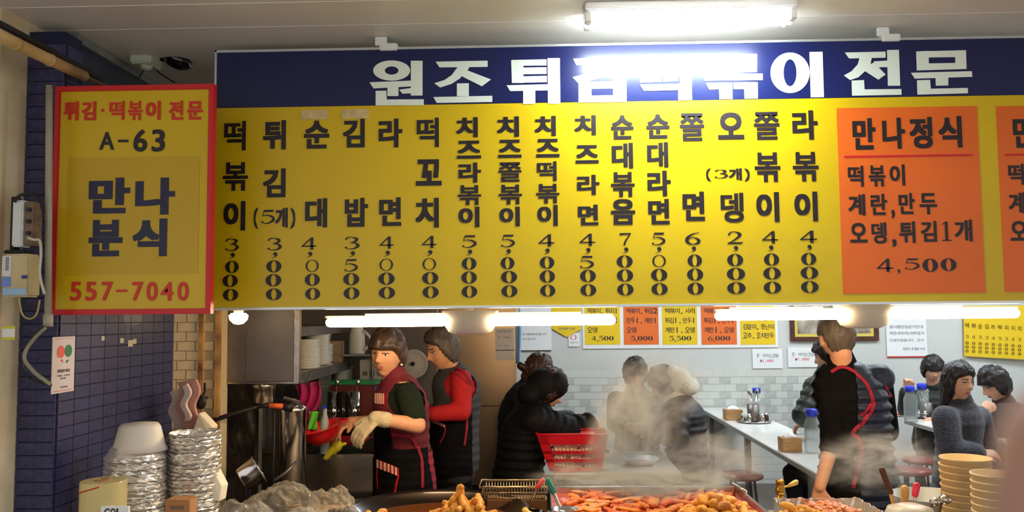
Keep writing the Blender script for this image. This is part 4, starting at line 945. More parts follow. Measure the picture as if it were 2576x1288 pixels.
def cutlery(px, py, label, s=1.0, z=ZT, tray=True, at=None):
    q = onT(px, py, z); x, y = at or (q.x, q.y)
    t = thing('cutlery_caddy', label, 'cutlery', (x, y, z))
    if tray: MB().lathe([(0, .003), (.135*s, .003), (.15*s, .012), (.15*s, .017), (.13*s, .008), (0, .008)], (x, y, z), 32).build('tray', M_STEELB, t, smooth=True)
    MB().lathe([(0, .01), (.045*s, .01), (.05*s, .02), (.052*s, .15*s), (.048*s, .15*s), (.045*s, .02), (0, .02)], (x, y+.02, z), 20).build('holder', M_STEELD, t, smooth=True)
    rnd = random.Random(int(px))
    for k in range(12):
        a_ = rnd.uniform(0, 2*PI); r_ = rnd.uniform(.01, .035)*s; b0 = Vector((x+r_*math.cos(a_)*.6, y+.02+r_*math.sin(a_)*.6, z+.03)); b1 = Vector((x+r_*2*math.cos(a_), y+.02+r_*2*math.sin(a_), z+(.2+rnd.uniform(0, .04))*s))
        mb = MB().cyl(b0, b1, .0022*s, .003*s, 8)
        if k % 3 < 2: mb.ell(b1+Vector((0, 0, .02*s)), (.016*s, .006*s, .026*s), 10, 8, rotz(a_))
        mb.build('spoon' if k % 3 < 2 else 'chopstick', M_STEELB, t, smooth=True)
    for k, (dx_, dy_) in enumerate(((-.10, -.02), (-.06, -.07), (.05, -.07), (.10, -.01))):
        o = MB().lathe([(0, .012), (.022*s, .012), (.026*s, .02), (.022*s, .06*s), (.012*s, .07*s), (0, .07*s)], (x+dx_*s, y+dy_*s, z), 14).build('sauce_pot', [M_STEELB, mat('sauce_dark', (60, 34, 20), .3)][k == 3], t, smooth=True)
        MB().lathe([(0, .085*s), (.010*s, .082*s), (.02*s, .072*s), (.02*s, .066*s), (0, .066*s)], (x+dx_*s, y+dy_*s, z), 12).build('lid', M_STEELB, o, smooth=True)
cutlery(1897, 1062, 'steel cutlery holder and sauce pots on a round tray, middle table', 1.0)
cutlery(1487, 1072, 'steel cutlery holder beside the bottles on the left table', .9, tray=False, at=(P(1490, 1050, 2.85).x, 2.85))
cutlery(2335, 1052, 'dark cutlery holder behind the woman in the fur coat', .9, tray=False)
def plate(q, r, name, label, m, cat='plate', food=None, h=.02, grp=None):
    t = thing(name, label, cat, q, grp)
    MB().lathe([(0, .002), (r*.5, .002), (r*.62, .006), (r, h), (r, h+.003), (r*.6, .010), (0, .007)], q, 28).build('dish', m, t, smooth=True)
    if food: MB().grid(lambda u, v: q+Vector(((u-.5)*r*1.2, (v-.5)*r*1.2, .009+.02*max(0, 1-((u-.5)**2+(v-.5)**2)*4.2)*(1+.5*noise.noise(Vector((u*7, v*7, 3)))))), 12, 12).build('food', food, t, smooth=True)
    return t
M_POR = mat('porcelain', (232, 228, 218), .25, coat=.4)
M_SAUCE = mat('red_sauce', (196, 62, 26), .3, var=.5, scale=60, bump=.4, bscale=60)
plate(onT(2256, 1048)+Vector((.04, 0, .0)), .13, 'plate', 'white oval plate of red food on the right table', M_POR, food=M_SAUCE)
q = onT(2262, 1030); plate(Vector((q.x+.06, 4.66, ZT)), .10, 'plate', 'empty white dish behind the plate of red food', M_POR, h=.035)
plate(Vector((.62, 2.62, ZT)), .12, 'plate', 'white bowl near the steam diner on the left table', M_POR, 'bowl', M_SAUCE, .04)
plate(Vector((.40, 2.85, ZT)), .10, 'plate', 'white bowl beside the cutlery on the left table', M_POR, 'bowl', None, .05)
q = P(1508, 1165, 2.45); plate(Vector((q.x+.02, 2.45, ZT)), .055, 'dish', 'small dish of yellow pickle right of the red basket', M_POR, 'dish', mat('pickle', (220, 190, 40), .4, var=.2), .02)

# red plastic basket with folded papers
def basket():
    a_ = PZ(1383, 1186, ZT); b_ = PZ(1512, 1182, ZT); y0 = a_.y-.0; s = (y0+2.8)/F
    xb0, xb1 = a_.x, b_.x; zt2 = ZT+(1182-1090)*s; xt0 = P(1350, 1090, y0).x; xt1 = P(1528, 1090, y0).x; dpt = .17
    t = thing('basket', 'red plastic slotted basket on the left white table behind the ladles', 'basket', ((xb0+xb1)/2, y0+.1, ZT))
    m = mat('basket_red', (214, 22, 40), .35, coat=.3, trans=.0)
    zb_ = ZT+.003; W = []
    def side(p0, p1, q0, q1, nm):      # p bottom edge, q top edge: frame strips with slots
        mb = MB(); rows = [0, .09, .24, .32, .47, .55, .72, .99]
        L = lambda u, v: (Vector(p0).lerp(Vector(p1), u)).lerp(Vector(q0).lerp(Vector(q1), u), v)
        nrm = ((Vector(p1)-Vector(p0)).cross(Vector(q0)-Vector(p0))).normalized()*.0022
        def strip(u0, u1, v0, v1):
            c = [L(u0, v0), L(u1, v0), L(u1, v1), L(u0, v1)]; vs = [p-nrm for p in c]+[p+nrm for p in c]
            mb.add(vs, [(0,1,2,3),(7,6,5,4),(0,4,5,1),(1,5,6,2),(2,6,7,3),(3,7,4,0)])
        for k in range(0, len(rows)-1, 2): strip(0, 1, rows[k], rows[k+1])
        strip(0, .14, 0, 1); strip(.86, 1, 0, 1)
        for k in range(1, 12): u = .14+.72*k/12; strip(u-.005, u+.005, 0, .74)
        mb.build(nm, m, t)
    A = [(xb0, y0, zb_), (xb1, y0, zb_), (xb1, y0+dpt, zb_), (xb0, y0+dpt, zb_)]
    B = [(xt0, y0-.03, zt2), (xt1, y0-.03, zt2), (xt1, y0+dpt+.03, zt2+.0), (xt0, y0+dpt+.03, zt2)]
    side(A[0], A[1], B[0], B[1], 'front_side'); side(A[1], A[2], B[1], B[2], 'end_side'); side(A[3], A[2], B[3], B[2], 'back_side'); side(A[0], A[3], B[0], B[3], 'end_side')
    MB().box((xb0, y0, ZT+.0005), (xb1, y0+dpt, ZT+.004)).build('bottom', m, t)
    rim = []
    for c, sx, sy in ((B[0], 1, 1), (B[1], -1, 1), (B[2], -1, -1), (B[3], 1, -1)):
        rim.append(Vector(c)+Vector((0, 0, 0)))
    rp = []
    for i in range(4):
        p = rim[i]; pr = rim[i-1]; nx = rim[(i+1) % 4]
        for k in range(5):
            u = k/4; e = (pr-p).normalized()*.03*(1-u)+(nx-p).normalized()*.03*u; rp.append(p+e*(1-.0))
    MB().tube(rp, .0075, 8, True).build('rim', m, t, smooth=True)
    rnd = random.Random(4)
    for k in range(60):
        px_ = rnd.uniform(xb0+.045, xb1-.045); py_ = y0+(.03 if k % 2 else .08)+rnd.uniform(0, .03); zz = ZT+.008+.0026*k
        tag(MB().box((px_-.035, py_-.02, zz), (px_+.035, py_+.02, zz+.002), rot=(rnd.uniform(.7, 1.3), rnd.uniform(-.3, .3), rnd.uniform(-.3, .3))).build('paper_packet', mat('packet', (232, 214, 186), .7, var=.1), loc=(px_, py_, zz)), 'cream paper packet in the heap inside the red basket', 'packet', 'paper packets in the red basket')
    c = B[0]
    tag(MB().box((xb0+.03, y0+.02, zt2-.012), (xb1-.06, y0+.04, zt2-.007), rot=(0, -.06, 0)).box((xb0+.12, y0+.05, zt2-.012), (xb1-.04, y0+.068, zt2-.006), rot=(0, -.04, .05)).build('paper_slip', mat('slip', (235, 228, 200), .7), loc=(xb0+.1, y0+.03, zt2)), 'long cream slips lying across the top of the red basket', 'paper')
basket()

# ------------------------------------------------------------------ wall posters and pictures
M_PAPER = mat('paper_white', (232, 234, 232), .6)
def lines(mb, Y, x0, x1, ys, h, seed=0, ch='가나다라마바사아자차카'): 
    rnd = random.Random(seed)
YW = YB-.012
def poster(name, label, cat, x0, y0, x1, y1, m, Y=None, th=.004):
    Y = YW if Y is None else Y; a, b, c, d = box_on(Y, x0, y0, x1, y1)
    t = thing(name, label, cat, ((a+b)/2, Y, c)); MB().box((a, Y, c), (b, Y+th, d), bev=.001).build('sheet', m, t); return t
pb_ = thing('menu_poster_board', 'white board of five yellow and orange menu sheets on the back wall', 'poster', P(1705, 878, YW))
a, b, c, d = box_on(YW, 1465, 680, 1955, 876); MB().box((a, YW, c), (b, YW+.01, d), bev=.002).build('board', M_PAPER, pb_)
M_PY = mat('poster_yellow', (232, 196, 30), .5); M_PO = mat('poster_orange', (232, 112, 44), .5)
S = [(1470, 1559, M_PY, ['떡볶이,튀김1', '만두1,계란1', '오뎅'], '4,500'), (1568, 1656, M_PO, ['떡볶이,튀김2', '만두1,계란1', '오뎅'], '5,000'), (1665, 1753, M_PY, ['떡볶이,사리', '튀김1,만두1', '계란1,오뎅'], '5,500'),
     (1763, 1852, M_PO, ['떡볶이,쫄면', '튀김1,만두1', '계란1,오뎅'], '6,000'), (1861, 1949, M_PY, ['떡볶이,순대', '김말이,못난이', '고추,꼬치만두'], '')]
for (x0, x1, m, tx, pr) in S:
    a, b, c, d = box_on(YW-.002, x0, 700, x1, 867); o = MB().box((a, YW-.002, c), (b, YW, d)).build('sheet', m, pb_)
    mb = MB()
    for i, s_ in enumerate(tx):
        L_ = len(s_); yy = 775+i*24 if pr else 805+(i-1)*22+10
        word(mb, s_, YW-.003, x0+8, yy, x0+8+min(78, L_*12.5), yy+14, .012, .05)
    xx = x0+18
    for ch in pr:
        if ch == ',': put(mb, SER[','], YW-.003, xx, 856, xx+4, 861); xx += 5
        else: put(mb, SER[ch], YW-.003, xx, 845, xx+12, 857); xx += 13
    mb.build('lettering', M_DGR, o, fix=False)
# small notices
def notice(label, x0, y0, x1, y1, rows, m=M_PAPER, name='notice', bottom=None, Y=None, mt=None):
    Y = YW if Y is None else Y
    t = poster(name, label, 'notice', x0, y0, x1, y1, m, Y); mb = MB()
    for (s_, a_, b_, c_, d_, mm) in rows:
        q = MB(); word(q, s_, Y-.0015, a_, b_, c_, d_, .01, .08); q.build('lettering', mm, t, fix=False)
    if bottom: a, b, c, d = box_on(Y-.002, *bottom); MB().box((a, Y-.002, c), (b, Y, d)).build('strip', M_RED if mt is None else mt, t)
    return t
M_LR = mat('print_pink', (214, 90, 100), .5); M_GR = mat('print_grey', (120, 122, 126), .5)
notice('white price notice on the wall under the yellow sheet, left of its twin', 1893, 877, 1969, 927, [('콘 아이스크림', 1903, 890, 1958, 899, M_GR), ('₩1,000', 1912, 904, 1946, 911, M_LR)])
notice('white price notice on the wall beside the seated green puffer diner', 1982, 874, 2056, 924, [('콘 아이스크림', 1992, 887, 2048, 896, M_GR), ('₩1,000', 2000, 900, 2036, 907, M_LR)])
notice('white wall notice with grey lines and a red bottom edge, right of the picture', 2230, 795, 2332, 898, [('음식물반입금지안내', 2238, 818, 2322, 826, M_GR), ('매장내에서는외부음식', 2238, 834, 2324, 842, M_GR), ('드실수없습니다 감사', 2238, 852, 2324, 859, M_GR), ('만나분식', 2272, 874, 2326, 881, M_GR)], bottom=(2232, 896, 2332, 899))
notice('white sheet with faint lines hanging on the wall beside the refrigerator', 1308, 760, 1387, 882, [('안내말씀드립니다', 1314, 838, 1376, 843, M_GR), ('감사합니다', 1314, 850, 1348, 855, M_GR)], mt=M_DGR, bottom=(1309, 881, 1387, 883))
t = thing('pennant', 'yellow pointed pennant poster left of the menu board sheets', 'poster', P(1424, 850, YW))
pts = [P(x, y, YW) for x, y in ((1387, 760), (1462, 760), (1462, 828), (1425, 848), (1387, 826))]; MB().add(pts+[p-Vector((0, .004, 0)) for p in pts], [(0,1,2,3,4), (9,8,7,6,5)]+[(i, (i+1) % 5, 5+(i+1) % 5, 5+i) for i in range(5)]).build('sheet', M_PY, t)
mb = MB(); word(mb, '모범음식점', YW-.006, 1405, 824, 1446, 829, .01); mb.build('lettering', M_GR, t, fix=False)
t = notice('small no smoking notice with a red ring under the yellow pennant', 1430, 838, 1458, 872, [('금연구역', 1434, 860, 1454, 864, M_GR)])
rg = MB(); put(rg, ring(.36), YW-.0015, 1435, 841, 1450, 856); rg.build('red_ring', M_RED, t, fix=False)
# framed picture
t = thing('framed_picture', 'brown framed painting behind the head of the man in the vest', 'picture', P(2100, 858, YW))
a, b, c, d = box_on(YW, 1986, 740, 2208, 858); fw_ = .045
mb = MB(); mb.box((a, YW-.02, c), (b, YW, c+fw_), bev=.003).box((a, YW-.02, d-fw_), (b, YW, d), bev=.003).box((a, YW-.02, c+fw_), (a+fw_, YW, d-fw_), bev=.003).box((b-fw_, YW-.02, c+fw_), (b, YW, d-fw_), bev=.003)
mb.build('frame', mat('frame_brown', (84, 44, 30), .4, var=.3, scale=12), t)
MB().box((a+fw_, YW-.006, c+fw_), (b-fw_, YW-.001, d-fw_)).build('mat_board', mat('mat_yellow', (214, 196, 90), .6), t)
MB().box((a+fw_+.03, YW-.008, c+fw_+.03), (b-fw_-.03, YW-.006, d-fw_-.03)).build('painting', mat('painting', (206, 196, 176), .6, var=.8, scale=7, col2=(88, 72, 58)), t)
# yellow menu poster at the right, slightly turned
t = thing('menu_poster', 'large yellow columned menu poster on the back wall', 'poster', P(2500, 905, YW))
A_ = [P(2424, 770, YW-.02), P(2600, 768, YW-.06), P(2600, 906, YW-.06), P(2426, 896, YW-.02)]
MB().add(A_+[p+Vector((0, .005, 0)) for p in A_], [(0,1,2,3),(7,6,5,4),(0,4,5,1),(1,5,6,2),(2,6,7,3),(3,7,4,0)]).build('sheet', M_PY, t)
nm = '떡튀순김라떡치치치치순'
for i in range(11):
    x = 2433+i*16.5; mb = MB(); sk = (x-2425)*.06; Yp = YW-.024-.04*(x-2424)/176
    put(mb, glyph(nm[i], .012), Yp, x-5, 812+sk, x+5, 824+sk); put(mb, SER['345'[i % 3]], Yp, x-4, 842+sk, x+4, 850+sk)
    for k in range(3): put(mb, SER['0'], Yp, x-4, 858+sk+k*10, x+4, 866+sk+k*10)
    mb.build('lettering', mat('print_olive', (120, 92, 20), .5), t, fix=False)

# ------------------------------------------------------------------ refrigerator, kitchen wall, partition
YF = 3.6
a, b, c, d = box_on(YF, 1098, 740, 1297, 1219)
t = thing('refrigerator', 'tall stainless refrigerator with two doors behind the women', 'refrigerator', ((a+b)/2, YF+.35, 0))
zs = P(1200, 1021, YF).z; M_FR = mat('fridge_steel', (180, 152, 122), .34, .8, var=.12, scale=2.5, stretch=(1, 1, .2))
MB().box((a, YF+.02, .12), (b, YF+.70, 1.95), bev=.006).build('body', M_FR, t)
MB().box((a+.003, YF-.03, zs+.004), (b-.003, YF+.02, 1.94), bev=.006).build('door', M_FR, t)
MB().box((a+.003, YF-.03, c), (b-.003, YF+.02, zs-.004), bev=.006).build('door', M_FR, t)
MB().box((a+.02, YF-.01, 0), (b-.02, YF+.6, .12)).box((a+.01, YF-.008, .13), (b-.01, YF+.0, c-.01)).build('kick_plate', M_DARK, t)
q = notice('white paper list taped high on the refrigerator door edge', 1246, 826, 1293, 906, [('원산지표시판', 1252, 831, 1286, 836, M_GR), ('쌀 국내산', 1252, 846, 1284, 851, M_GR), ('김치 국내산', 1252, 868, 1280, 872, M_GR)], m=mat('paper_pinkish', (226, 214, 206), .6), Y=YF-.0345, bottom=(1247, 880, 1293, 882), mt=M_DGR)
t = thing('cloth', 'pale blue cloth hanging at the refrigerator side', 'cloth', P(1300, 925, YF+.2))
MB().grid(lambda u, v: P(1290+u*22*(1-v*.55)+v*8, 820+v*95, YF+.2)+Vector((0, .012*math.sin(u*14), 0)), 8, 12).build('fabric', mat('cloth_blue', (130, 170, 215), .8), t, smooth=True, solid=.004)
MB().cyl(P(1305, 910, YF+.2), P(1306, 925, YF+.2), .006, n=8).build('clip', M_BLK, t)
# kitchen back panel between left wall and fridge
struct(MB().box((-1.75, 3.05, 0), (P(1099, 900, 3.05).x, 3.15, 2.6)).build('wall_kitchen_back', mat('kitchen_steel_wall', (120, 108, 98), .45, .3, var=.3, scale=2)))
q = P(1040, 916, 2.7); t = thing('pot_lid', 'round white pot lid leaning behind the woman with the glove', 'lid', q-Vector((0, 0, .09)))
Mx = Matrix.Rotation(math.radians(84), 3, 'X'); MB().lathe([(0, -.004), (.078, -.004), (.09, .0), (.094, .008), (.09, .01), (.078, .004), (.05, .006), (0, .008)], q, 32, M=Mx).build('disc', mat('lid_white', (205, 196, 186), .35), t, smooth=True)
MB().lathe([(0, .012), (.012, .012), (.014, .03), (0, .03)], q, 12, M=Mx).build('knob', M_BLK, t, smooth=True)
MB().cyl(q-Vector((0, .02, .09)), q-Vector((0, -.30, .10)), .004, n=6).build('wire_rest', M_STEELD, t)
# back counter and wall cabinet for the women
yk0, yk1 = 1.95, 2.6
MB_ = MB().box((-1.72, 2.35, 0), (-.80, 3.04, .88)); t = thing('kitchen_counter', 'dark steel kitchen counter along the left rear wall', 'counter', (-1.2, 2.7, 0))
MB_.build('cabinet', M_STEELD, t); MB().box((-1.74, 2.3, .88), (-.78, 3.045, .91), bev=.003).build('worktop', M_STEEL, t)
# ------------------------------------------------------------------ extractor hood box at the left
YH = 1.05
a, b, c, d = box_on(YH, 552, 700, 741, 961); hb = thing('extractor_box', 'big dull stainless box hanging behind the signboard at the left', 'extractor hood', ((a+b)/2, YH+.04, c))
MB().box((a, YH, c), (b, YH+.09, zb+.175), bev=.002).build('casing', M_STEELD, hb)
xs = P(620, 900, YH).x
MB().box((xs, YH-.004, c+.004), (b-.002, YH, zb+.17), bev=.001).build('front_panel', mat('steel_grey', (118, 112, 108), .45, .7, var=.15, scale=3), hb)
MB().box((b, YH-.008, c), (P(753, 900, YH).x, YH+.03, zb+.17), bev=.002).build('corner_strip', M_STEEL, hb)
MB().box((a-.004, YH-.006, c-.008), (b+.02, YH+.09, c)).build('lower_lip', M_STEEL, hb)

# ------------------------------------------------------------------ wall shelf and crockery
sh = thing('wall_shelf', 'steel shelf receding past the hood with stacked plates on it', 'shelf', (-1.3, 2.2, 1.45))
xe0 = P(742, 965, 1.65); xe1 = P(876, 897, 2.75)
zsf = 1.52
p0 = PZ(742, 948, zsf-.0) if False else None
ys0, ys1 = 1.6, 2.9
def SX(px, Y): return P(px, 880, Y).x
x0s, x1s = SX(750, ys0), SX(872, ys1)
zs0 = P(745, 958, ys0).z; zs1 = P(876, 872, ys1).z; zsh = (zs0+.02)
zsh = P(760, 935, 1.75).z
A_ = [Vector((x0s, ys0, zsh)), Vector((x1s+.02, ys1, zsh)), Vector((-1.745, ys1, zsh)), Vector((-1.745, ys0, zsh))]
MB().add([p for p in A_]+[p-Vector((0, 0, .012)) for p in A_], [(0,1,2,3),(7,6,5,4),(0,4,5,1),(1,5,6,2),(2,6,7,3),(3,7,4,0)]).build('board', M_STEEL, sh)
e = [A_[0], A_[1]]; MB().add([e[0], e[1], e[1]-Vector((0, 0, .055)), e[0]-Vector((0, 0, .055)), e[0]+Vector((.006, 0, 0)), e[1]+Vector((.006, 0, 0)), e[1]-Vector((-.006, 0, .055)), e[0]-Vector((-.006, 0, .055))], [(0,1,2,3),(7,6,5,4),(0,4,5,1),(1,5,6,2),(2,6,7,3),(3,7,4,0)]).build('front_lip', M_STEELD, sh)
sp = P(855, 960, 2.75); MB().cyl((sp.x-.02, 2.7, .91), (sp.x-.02, 2.7, zsh-.012), .022, n=14).build('support_post', M_STEELD, sh, smooth=True)
up = thing('wall_shelf', 'upper steel shelf just under the lamps above the plates', 'shelf', (-1.4, 2.2, 1.72))
zu = P(760, 822, 1.75).z; MB().add([Vector((v.x+.0, v.y, zu)) for v in A_]+[Vector((v.x, v.y, zu-.05)) for v in A_], [(0,1,2,3),(7,6,5,4),(0,4,5,1),(1,5,6,2),(2,6,7,3),(3,7,4,0)]).build('board', M_STEELD, up)
for yy in (1.7, 2.8): MB().box((-1.745, yy-.01, zu-.1), (-1.4, yy+.01, zu-.05)).build('bracket', M_STEELD, up)
pm = MB().lathe([(0, 0), (.05, 0), (.06, .004), (.085, .013), (.085, .015), (.055, .007), (0, .005)], (0, 0, 0), 24).mesh('plate', M_POR, True)
def pile(px, Y, n, sc, what, grp, dz=.0095, seed=1):
    x = SX(px, Y); rnd = random.Random(seed)
    for k in range(n):
        o = bpy.data.objects.new('plate', pm); COL.objects.link(o); o.scale = (sc, sc, 1); o.location = (x+rnd.uniform(-.003, .003), Y+rnd.uniform(-.003, .003), zsh+.0005+k*dz)
        tag(o, (ORD[n-1-k] if k == n-1 else ORD[n-1-k]+' from the top,')+' '+what, 'plate', grp)
pile(775, 1.95, 17, .82, 'white plate in the tallest pile on the steel shelf', 'plates piled high on the steel shelf', seed=1)
pile(800, 2.35, 19, .9, 'white plate in the middle pile on the steel shelf', 'plates in the middle pile on the shelf', seed=2)
pile(818, 2.62, 12, .62, 'small white saucer in the low right pile on the shelf', 'saucers in the low pile on the shelf', seed=3)
x = SX(845, 2.78); t = thing('carton', 'brown cardboard carton on the steel shelf', 'box', (x, 2.78, zsh))
MB().box((x-.075, 2.70, zsh+.001), (x+.045, 2.86, zsh+.135), bev=.002, rot=(0, 0, .12)).build('body', mat('carton', (176, 150, 122), .8, var=.1), t); MB().box((x-.07, 2.695, zsh+.05), (x+.04, 2.70, zsh+.054), rot=(0, 0, .12)).build('flap_line', mat('carton_dark', (120, 98, 76), .8), t)
# white jug and appliance
Yj = 2.72; q = P(898, 890, Yj); t = thing('plastic_jug', 'white plastic jug with a loop handle beside the shelf', 'jug', q)
MB().lathe([(0, 0), (.045, 0), (.052, .01), (.050, .12), (.040, .155), (.038, .17), (0, .17)], q, 24).build('body', mat('jug_white', (228, 224, 214), .4), t, smooth=True)
MB().tube([q+Vector((.045+.05*math.sin(k/9*PI), -.02, .02+.13*k/9)) for k in range(10)], .009, 8).build('handle', mat('jug_white', (228, 224, 214), .4), t, smooth=True)
t = thing('side_rack', 'steel rack holding the white jug', 'rack', (q.x, Yj, q.z)); MB().box((q.x-.08, Yj-.08, q.z-.012), (q.x+.12, Yj+.3, q.z), bev=.002).build('board', M_STEEL, t); MB().cyl((q.x+.08, Yj+.1, .91), (q.x+.08, Yj+.1, q.z-.012), .01, n=8).build('post', M_STEELD, t)
# boxes of white paper/appliance behind
Y_ = 2.85; a, b, c, d = box_on(Y_, 905, 905, 1000, 968); t = thing('appliance_box', 'white printed box behind the woman with the glove', 'box', ((a+b)/2, Y_+.08, c))
MB().box((a, Y_, c), (b, Y_+.15, d), bev=.003).build('body', mat('box_white', (200, 196, 186), .6), t)
for k in range(3): aa, bb, cc, dd = box_on(Y_-.001, 912+k*18, 934, 924+k*18, 945); MB().box((aa, Y_-.001, cc), (bb, Y_, dd)).build('print_mark', M_GR, t)
MB().box((a+.0, Y_+.01, .91), (b, Y_+.14, c)).build('base_block', M_STEELD, t)
a, b, c, d = box_on(2.8, 800, 930, 870, 985); t = thing('storage_box', 'pale storage box on the counter under the shelf', 'box', ((a+b)/2, 2.9, .91)); MB().box((a, 2.82, .911), (b, 3.0, d), bev=.004).build('body', mat('pale_box', (190, 200, 190), .5), t); MB().box((a-.005, 2.815, d), (b+.005, 3.005, d+.012), bev=.003).build('lid', mat('pale_lid', (210, 214, 206), .5), t)
a, b, c, d = box_on(2.2, 812, 968, 928, 1070); t = thing('storage_tub', 'red-brown tub with a bright green lid beside the shelf post', 'tub', ((a+b)/2, 2.42, .93))
ztub = max(c, .912); MB().box((a, 2.36, .912), (b, 2.54, d-.012), bev=.01).build('body', mat('kimchi_tub', (112, 44, 34), .35), t); MB().box((a-.008, 2.352, d-.012), (b+.008, 2.548, d+.006), bev=.004).build('lid', mat('lid_green', (40, 150, 90), .4), t)
q = P(936, 1000, 2.45); t = thing('food_jar', 'clear jar with a blue lid beside the green-lidded tub', 'jar', (q.x, 2.45, .912)); MB().lathe([(0, 0), (.045, 0), (.05, .01), (.05, q.z-.912+.04), (0, q.z-.912+.04)], (q.x, 2.45, .912), 20).build('body', M_WATER, t, smooth=True); MB().lathe([(0, q.z-.912+.07), (.05, q.z-.912+.065), (.053, q.z-.912+.04), (0, q.z-.912+.04)], (q.x, 2.45, .912), 20).build('lid', M_BLUE, t, smooth=True)
# perforated cutlery tubes in a low rack
rk = thing('sink_unit', 'stainless sink bench with open basin at the left', 'sink', (-1.1, 1.9, 0))
xs0, xs1 = P(752, 1140, 1.72).x, P(925, 1140, 1.72).x; zk = P(845, 1140, 1.62).z
zk = .955
def ring_box(mb, x0, y0, x1, y1, z0, z1, th):
    mb.box((x0, y0, z0), (x1, y0+th, z1)).box((x0, y1-th, z0), (x1, y1, z1)).box((x0, y0+th, z0), (x0+th, y1-th, z1)).box((x1-th, y0+th, z0), (x1, y1-th, z1))
mb = MB(); ring_box(mb, xs0, 1.6, xs1+.05, 2.15, .70, zk+.03, .012); mb.box((xs0, 1.6, .69), (xs1+.05, 2.15, .70)); mb.build('basin', M_STEEL, rk)
mb = MB(); ring_box(mb, xs0-.02, 1.585, xs1+.07, 2.165, zk+.018, zk+.03, .035); mb.build('rim', M_STEELB, rk)
for (x, y) in ((xs0+.03, 1.63), (xs1+.02, 1.63), (xs0+.03, 2.1), (xs1+.02, 2.1)): MB().cyl((x, y, 0), (x, y, .69), .016, n=10).build('leg', M_STEELD, rk)
sk0 = zk+.03
MB().box((xs0-.02, 2.165, 0), (xs1+.07, 2.29, sk0+.0)).build('rear_cabinet', M_STEELD, rk)
MB().box((xs0-.02, 2.165, sk0), (xs1+.07, 2.295, sk0+.008), bev=.002).build('rear_ledge', M_STEEL, rk)
for (px, lab, r_) in ((838, 'perforated steel cutlery tube, left one behind the sink', .032), (890, 'perforated steel cutlery tube, right one behind the sink', .036), (862, 'dark glass jar between the two perforated cutlery tubes', .028)):
    q = P(px, 1000, 2.23); h_ = P(px, 985, 2.23).z-(sk0+.008)
    t = thing('cutlery_tube' if r_ != .028 else 'glass_jar', lab, 'holder' if r_ != .028 else 'jar', (q.x, 2.23, sk0+.008))
    mm = M_STEELB if r_ != .028 else mat('dark_glass', (40, 26, 24), .15, coat=.5)
    MB().lathe([(0, .001), (r_, .001), (r_, h_), (r_-.003, h_), (r_-.003, .004), (0, .004)], (q.x, 2.23, sk0+.008), 18).build('body', mm, t, smooth=True)
    if r_ != .028:
        mb = MB()
        for j in range(5):
            for k in range(8): a_ = PI+PI*(k+.5)/8; z_ = sk0+.03+j*h_*.13; mb.box((q.x+r_*math.cos(a_)-.004, 2.23+r_*math.sin(a_)-.003, z_), (q.x+r_*math.cos(a_)+.004, 2.23+r_*math.sin(a_)+.001, z_+h_*.07))
        o = mb.build('perforation', M_DARK, t); o['kind'] = 'stuff'
        MB().cyl((q.x, 2.23, sk0+.02), (q.x+.02, 2.23, sk0+h_+.05), .003, n=6).ell((q.x+.022, 2.23, sk0+h_+.06), (.013, .005, .02), 10, 8).build('spoon', M_STEELB, t, smooth=True)
# hanging magenta cloth, green sponge bottle etc
def hang(name, label, cat, fn, m, loc, nu=14, nv=18, th=.004): 
    t = thing(name, label, cat, loc); MB().grid(fn, nu, nv).build('fabric' if cat == 'cloth' else 'body', m, t, smooth=True, solid=th); return t
Yc = 1.58
t = hang('cloth', 'magenta cloth hanging in folds right of the extractor box', 'cloth', lambda u, v: P(742+u*62+10*math.sin(v*4)-12*v, 968+v*88-10*u*(1-v), Yc)+Vector((0, .02*math.sin(u*17+v*3), 0)), mat('magenta_cloth', (168, 26, 92), .8, var=.3, scale=12), P(770, 1055, Yc))
q = P(770, 968, Yc); MB().cyl((q.x-.12, Yc, q.z+.004), (q.x+.12, Yc, q.z+.004), .004, n=8).cyl((q.x, Yc, q.z+.004), (q.x, Yc+.1, q.z+.06), .004, n=6).build('hanging_rail', M_STEELD, t)
t = hang('scouring_cloth', 'bright green scouring cloth below the magenta cloth', 'cloth', lambda u, v: P(778+u*22-3*v, 1035+v*46, Yc-.03)+Vector((0, .01*math.sin(u*9+v*5), 0)), mat('green_cloth', (110, 200, 60), .8, var=.2), P(790, 1080, Yc-.03), 8, 10)
q = P(812, 1080, 1.56); t = thing('detergent_bottle', 'pale detergent bottle with blue pump beside the green cloth', 'bottle', (q.x, 1.72, sk0)); h_ = P(812, 1022, 1.70).z-sk0
yb_ = 1.6; 
MB().lathe([(0, .001), (.022, .001), (.024, .01), (.024, h_*.7), (.012, h_*.85), (.010, h_), (0, h_)], (q.x, yb_, sk0), 16).build('body', mat('bottle_pale', (170, 176, 176), .4), t, smooth=True)
MB().box((q.x-.008, yb_-.03, sk0+h_), (q.x+.008, yb_+.01, sk0+h_+.015), bev=.003).build('pump', M_BLUE, t); t.location = (q.x, yb_, sk0)
for ch in t.children: ch.location = Vector((0, 0, 0))
for ch in t.children:
    for v in ch.data.vertices: v.co.y -= (yb_-1.72)
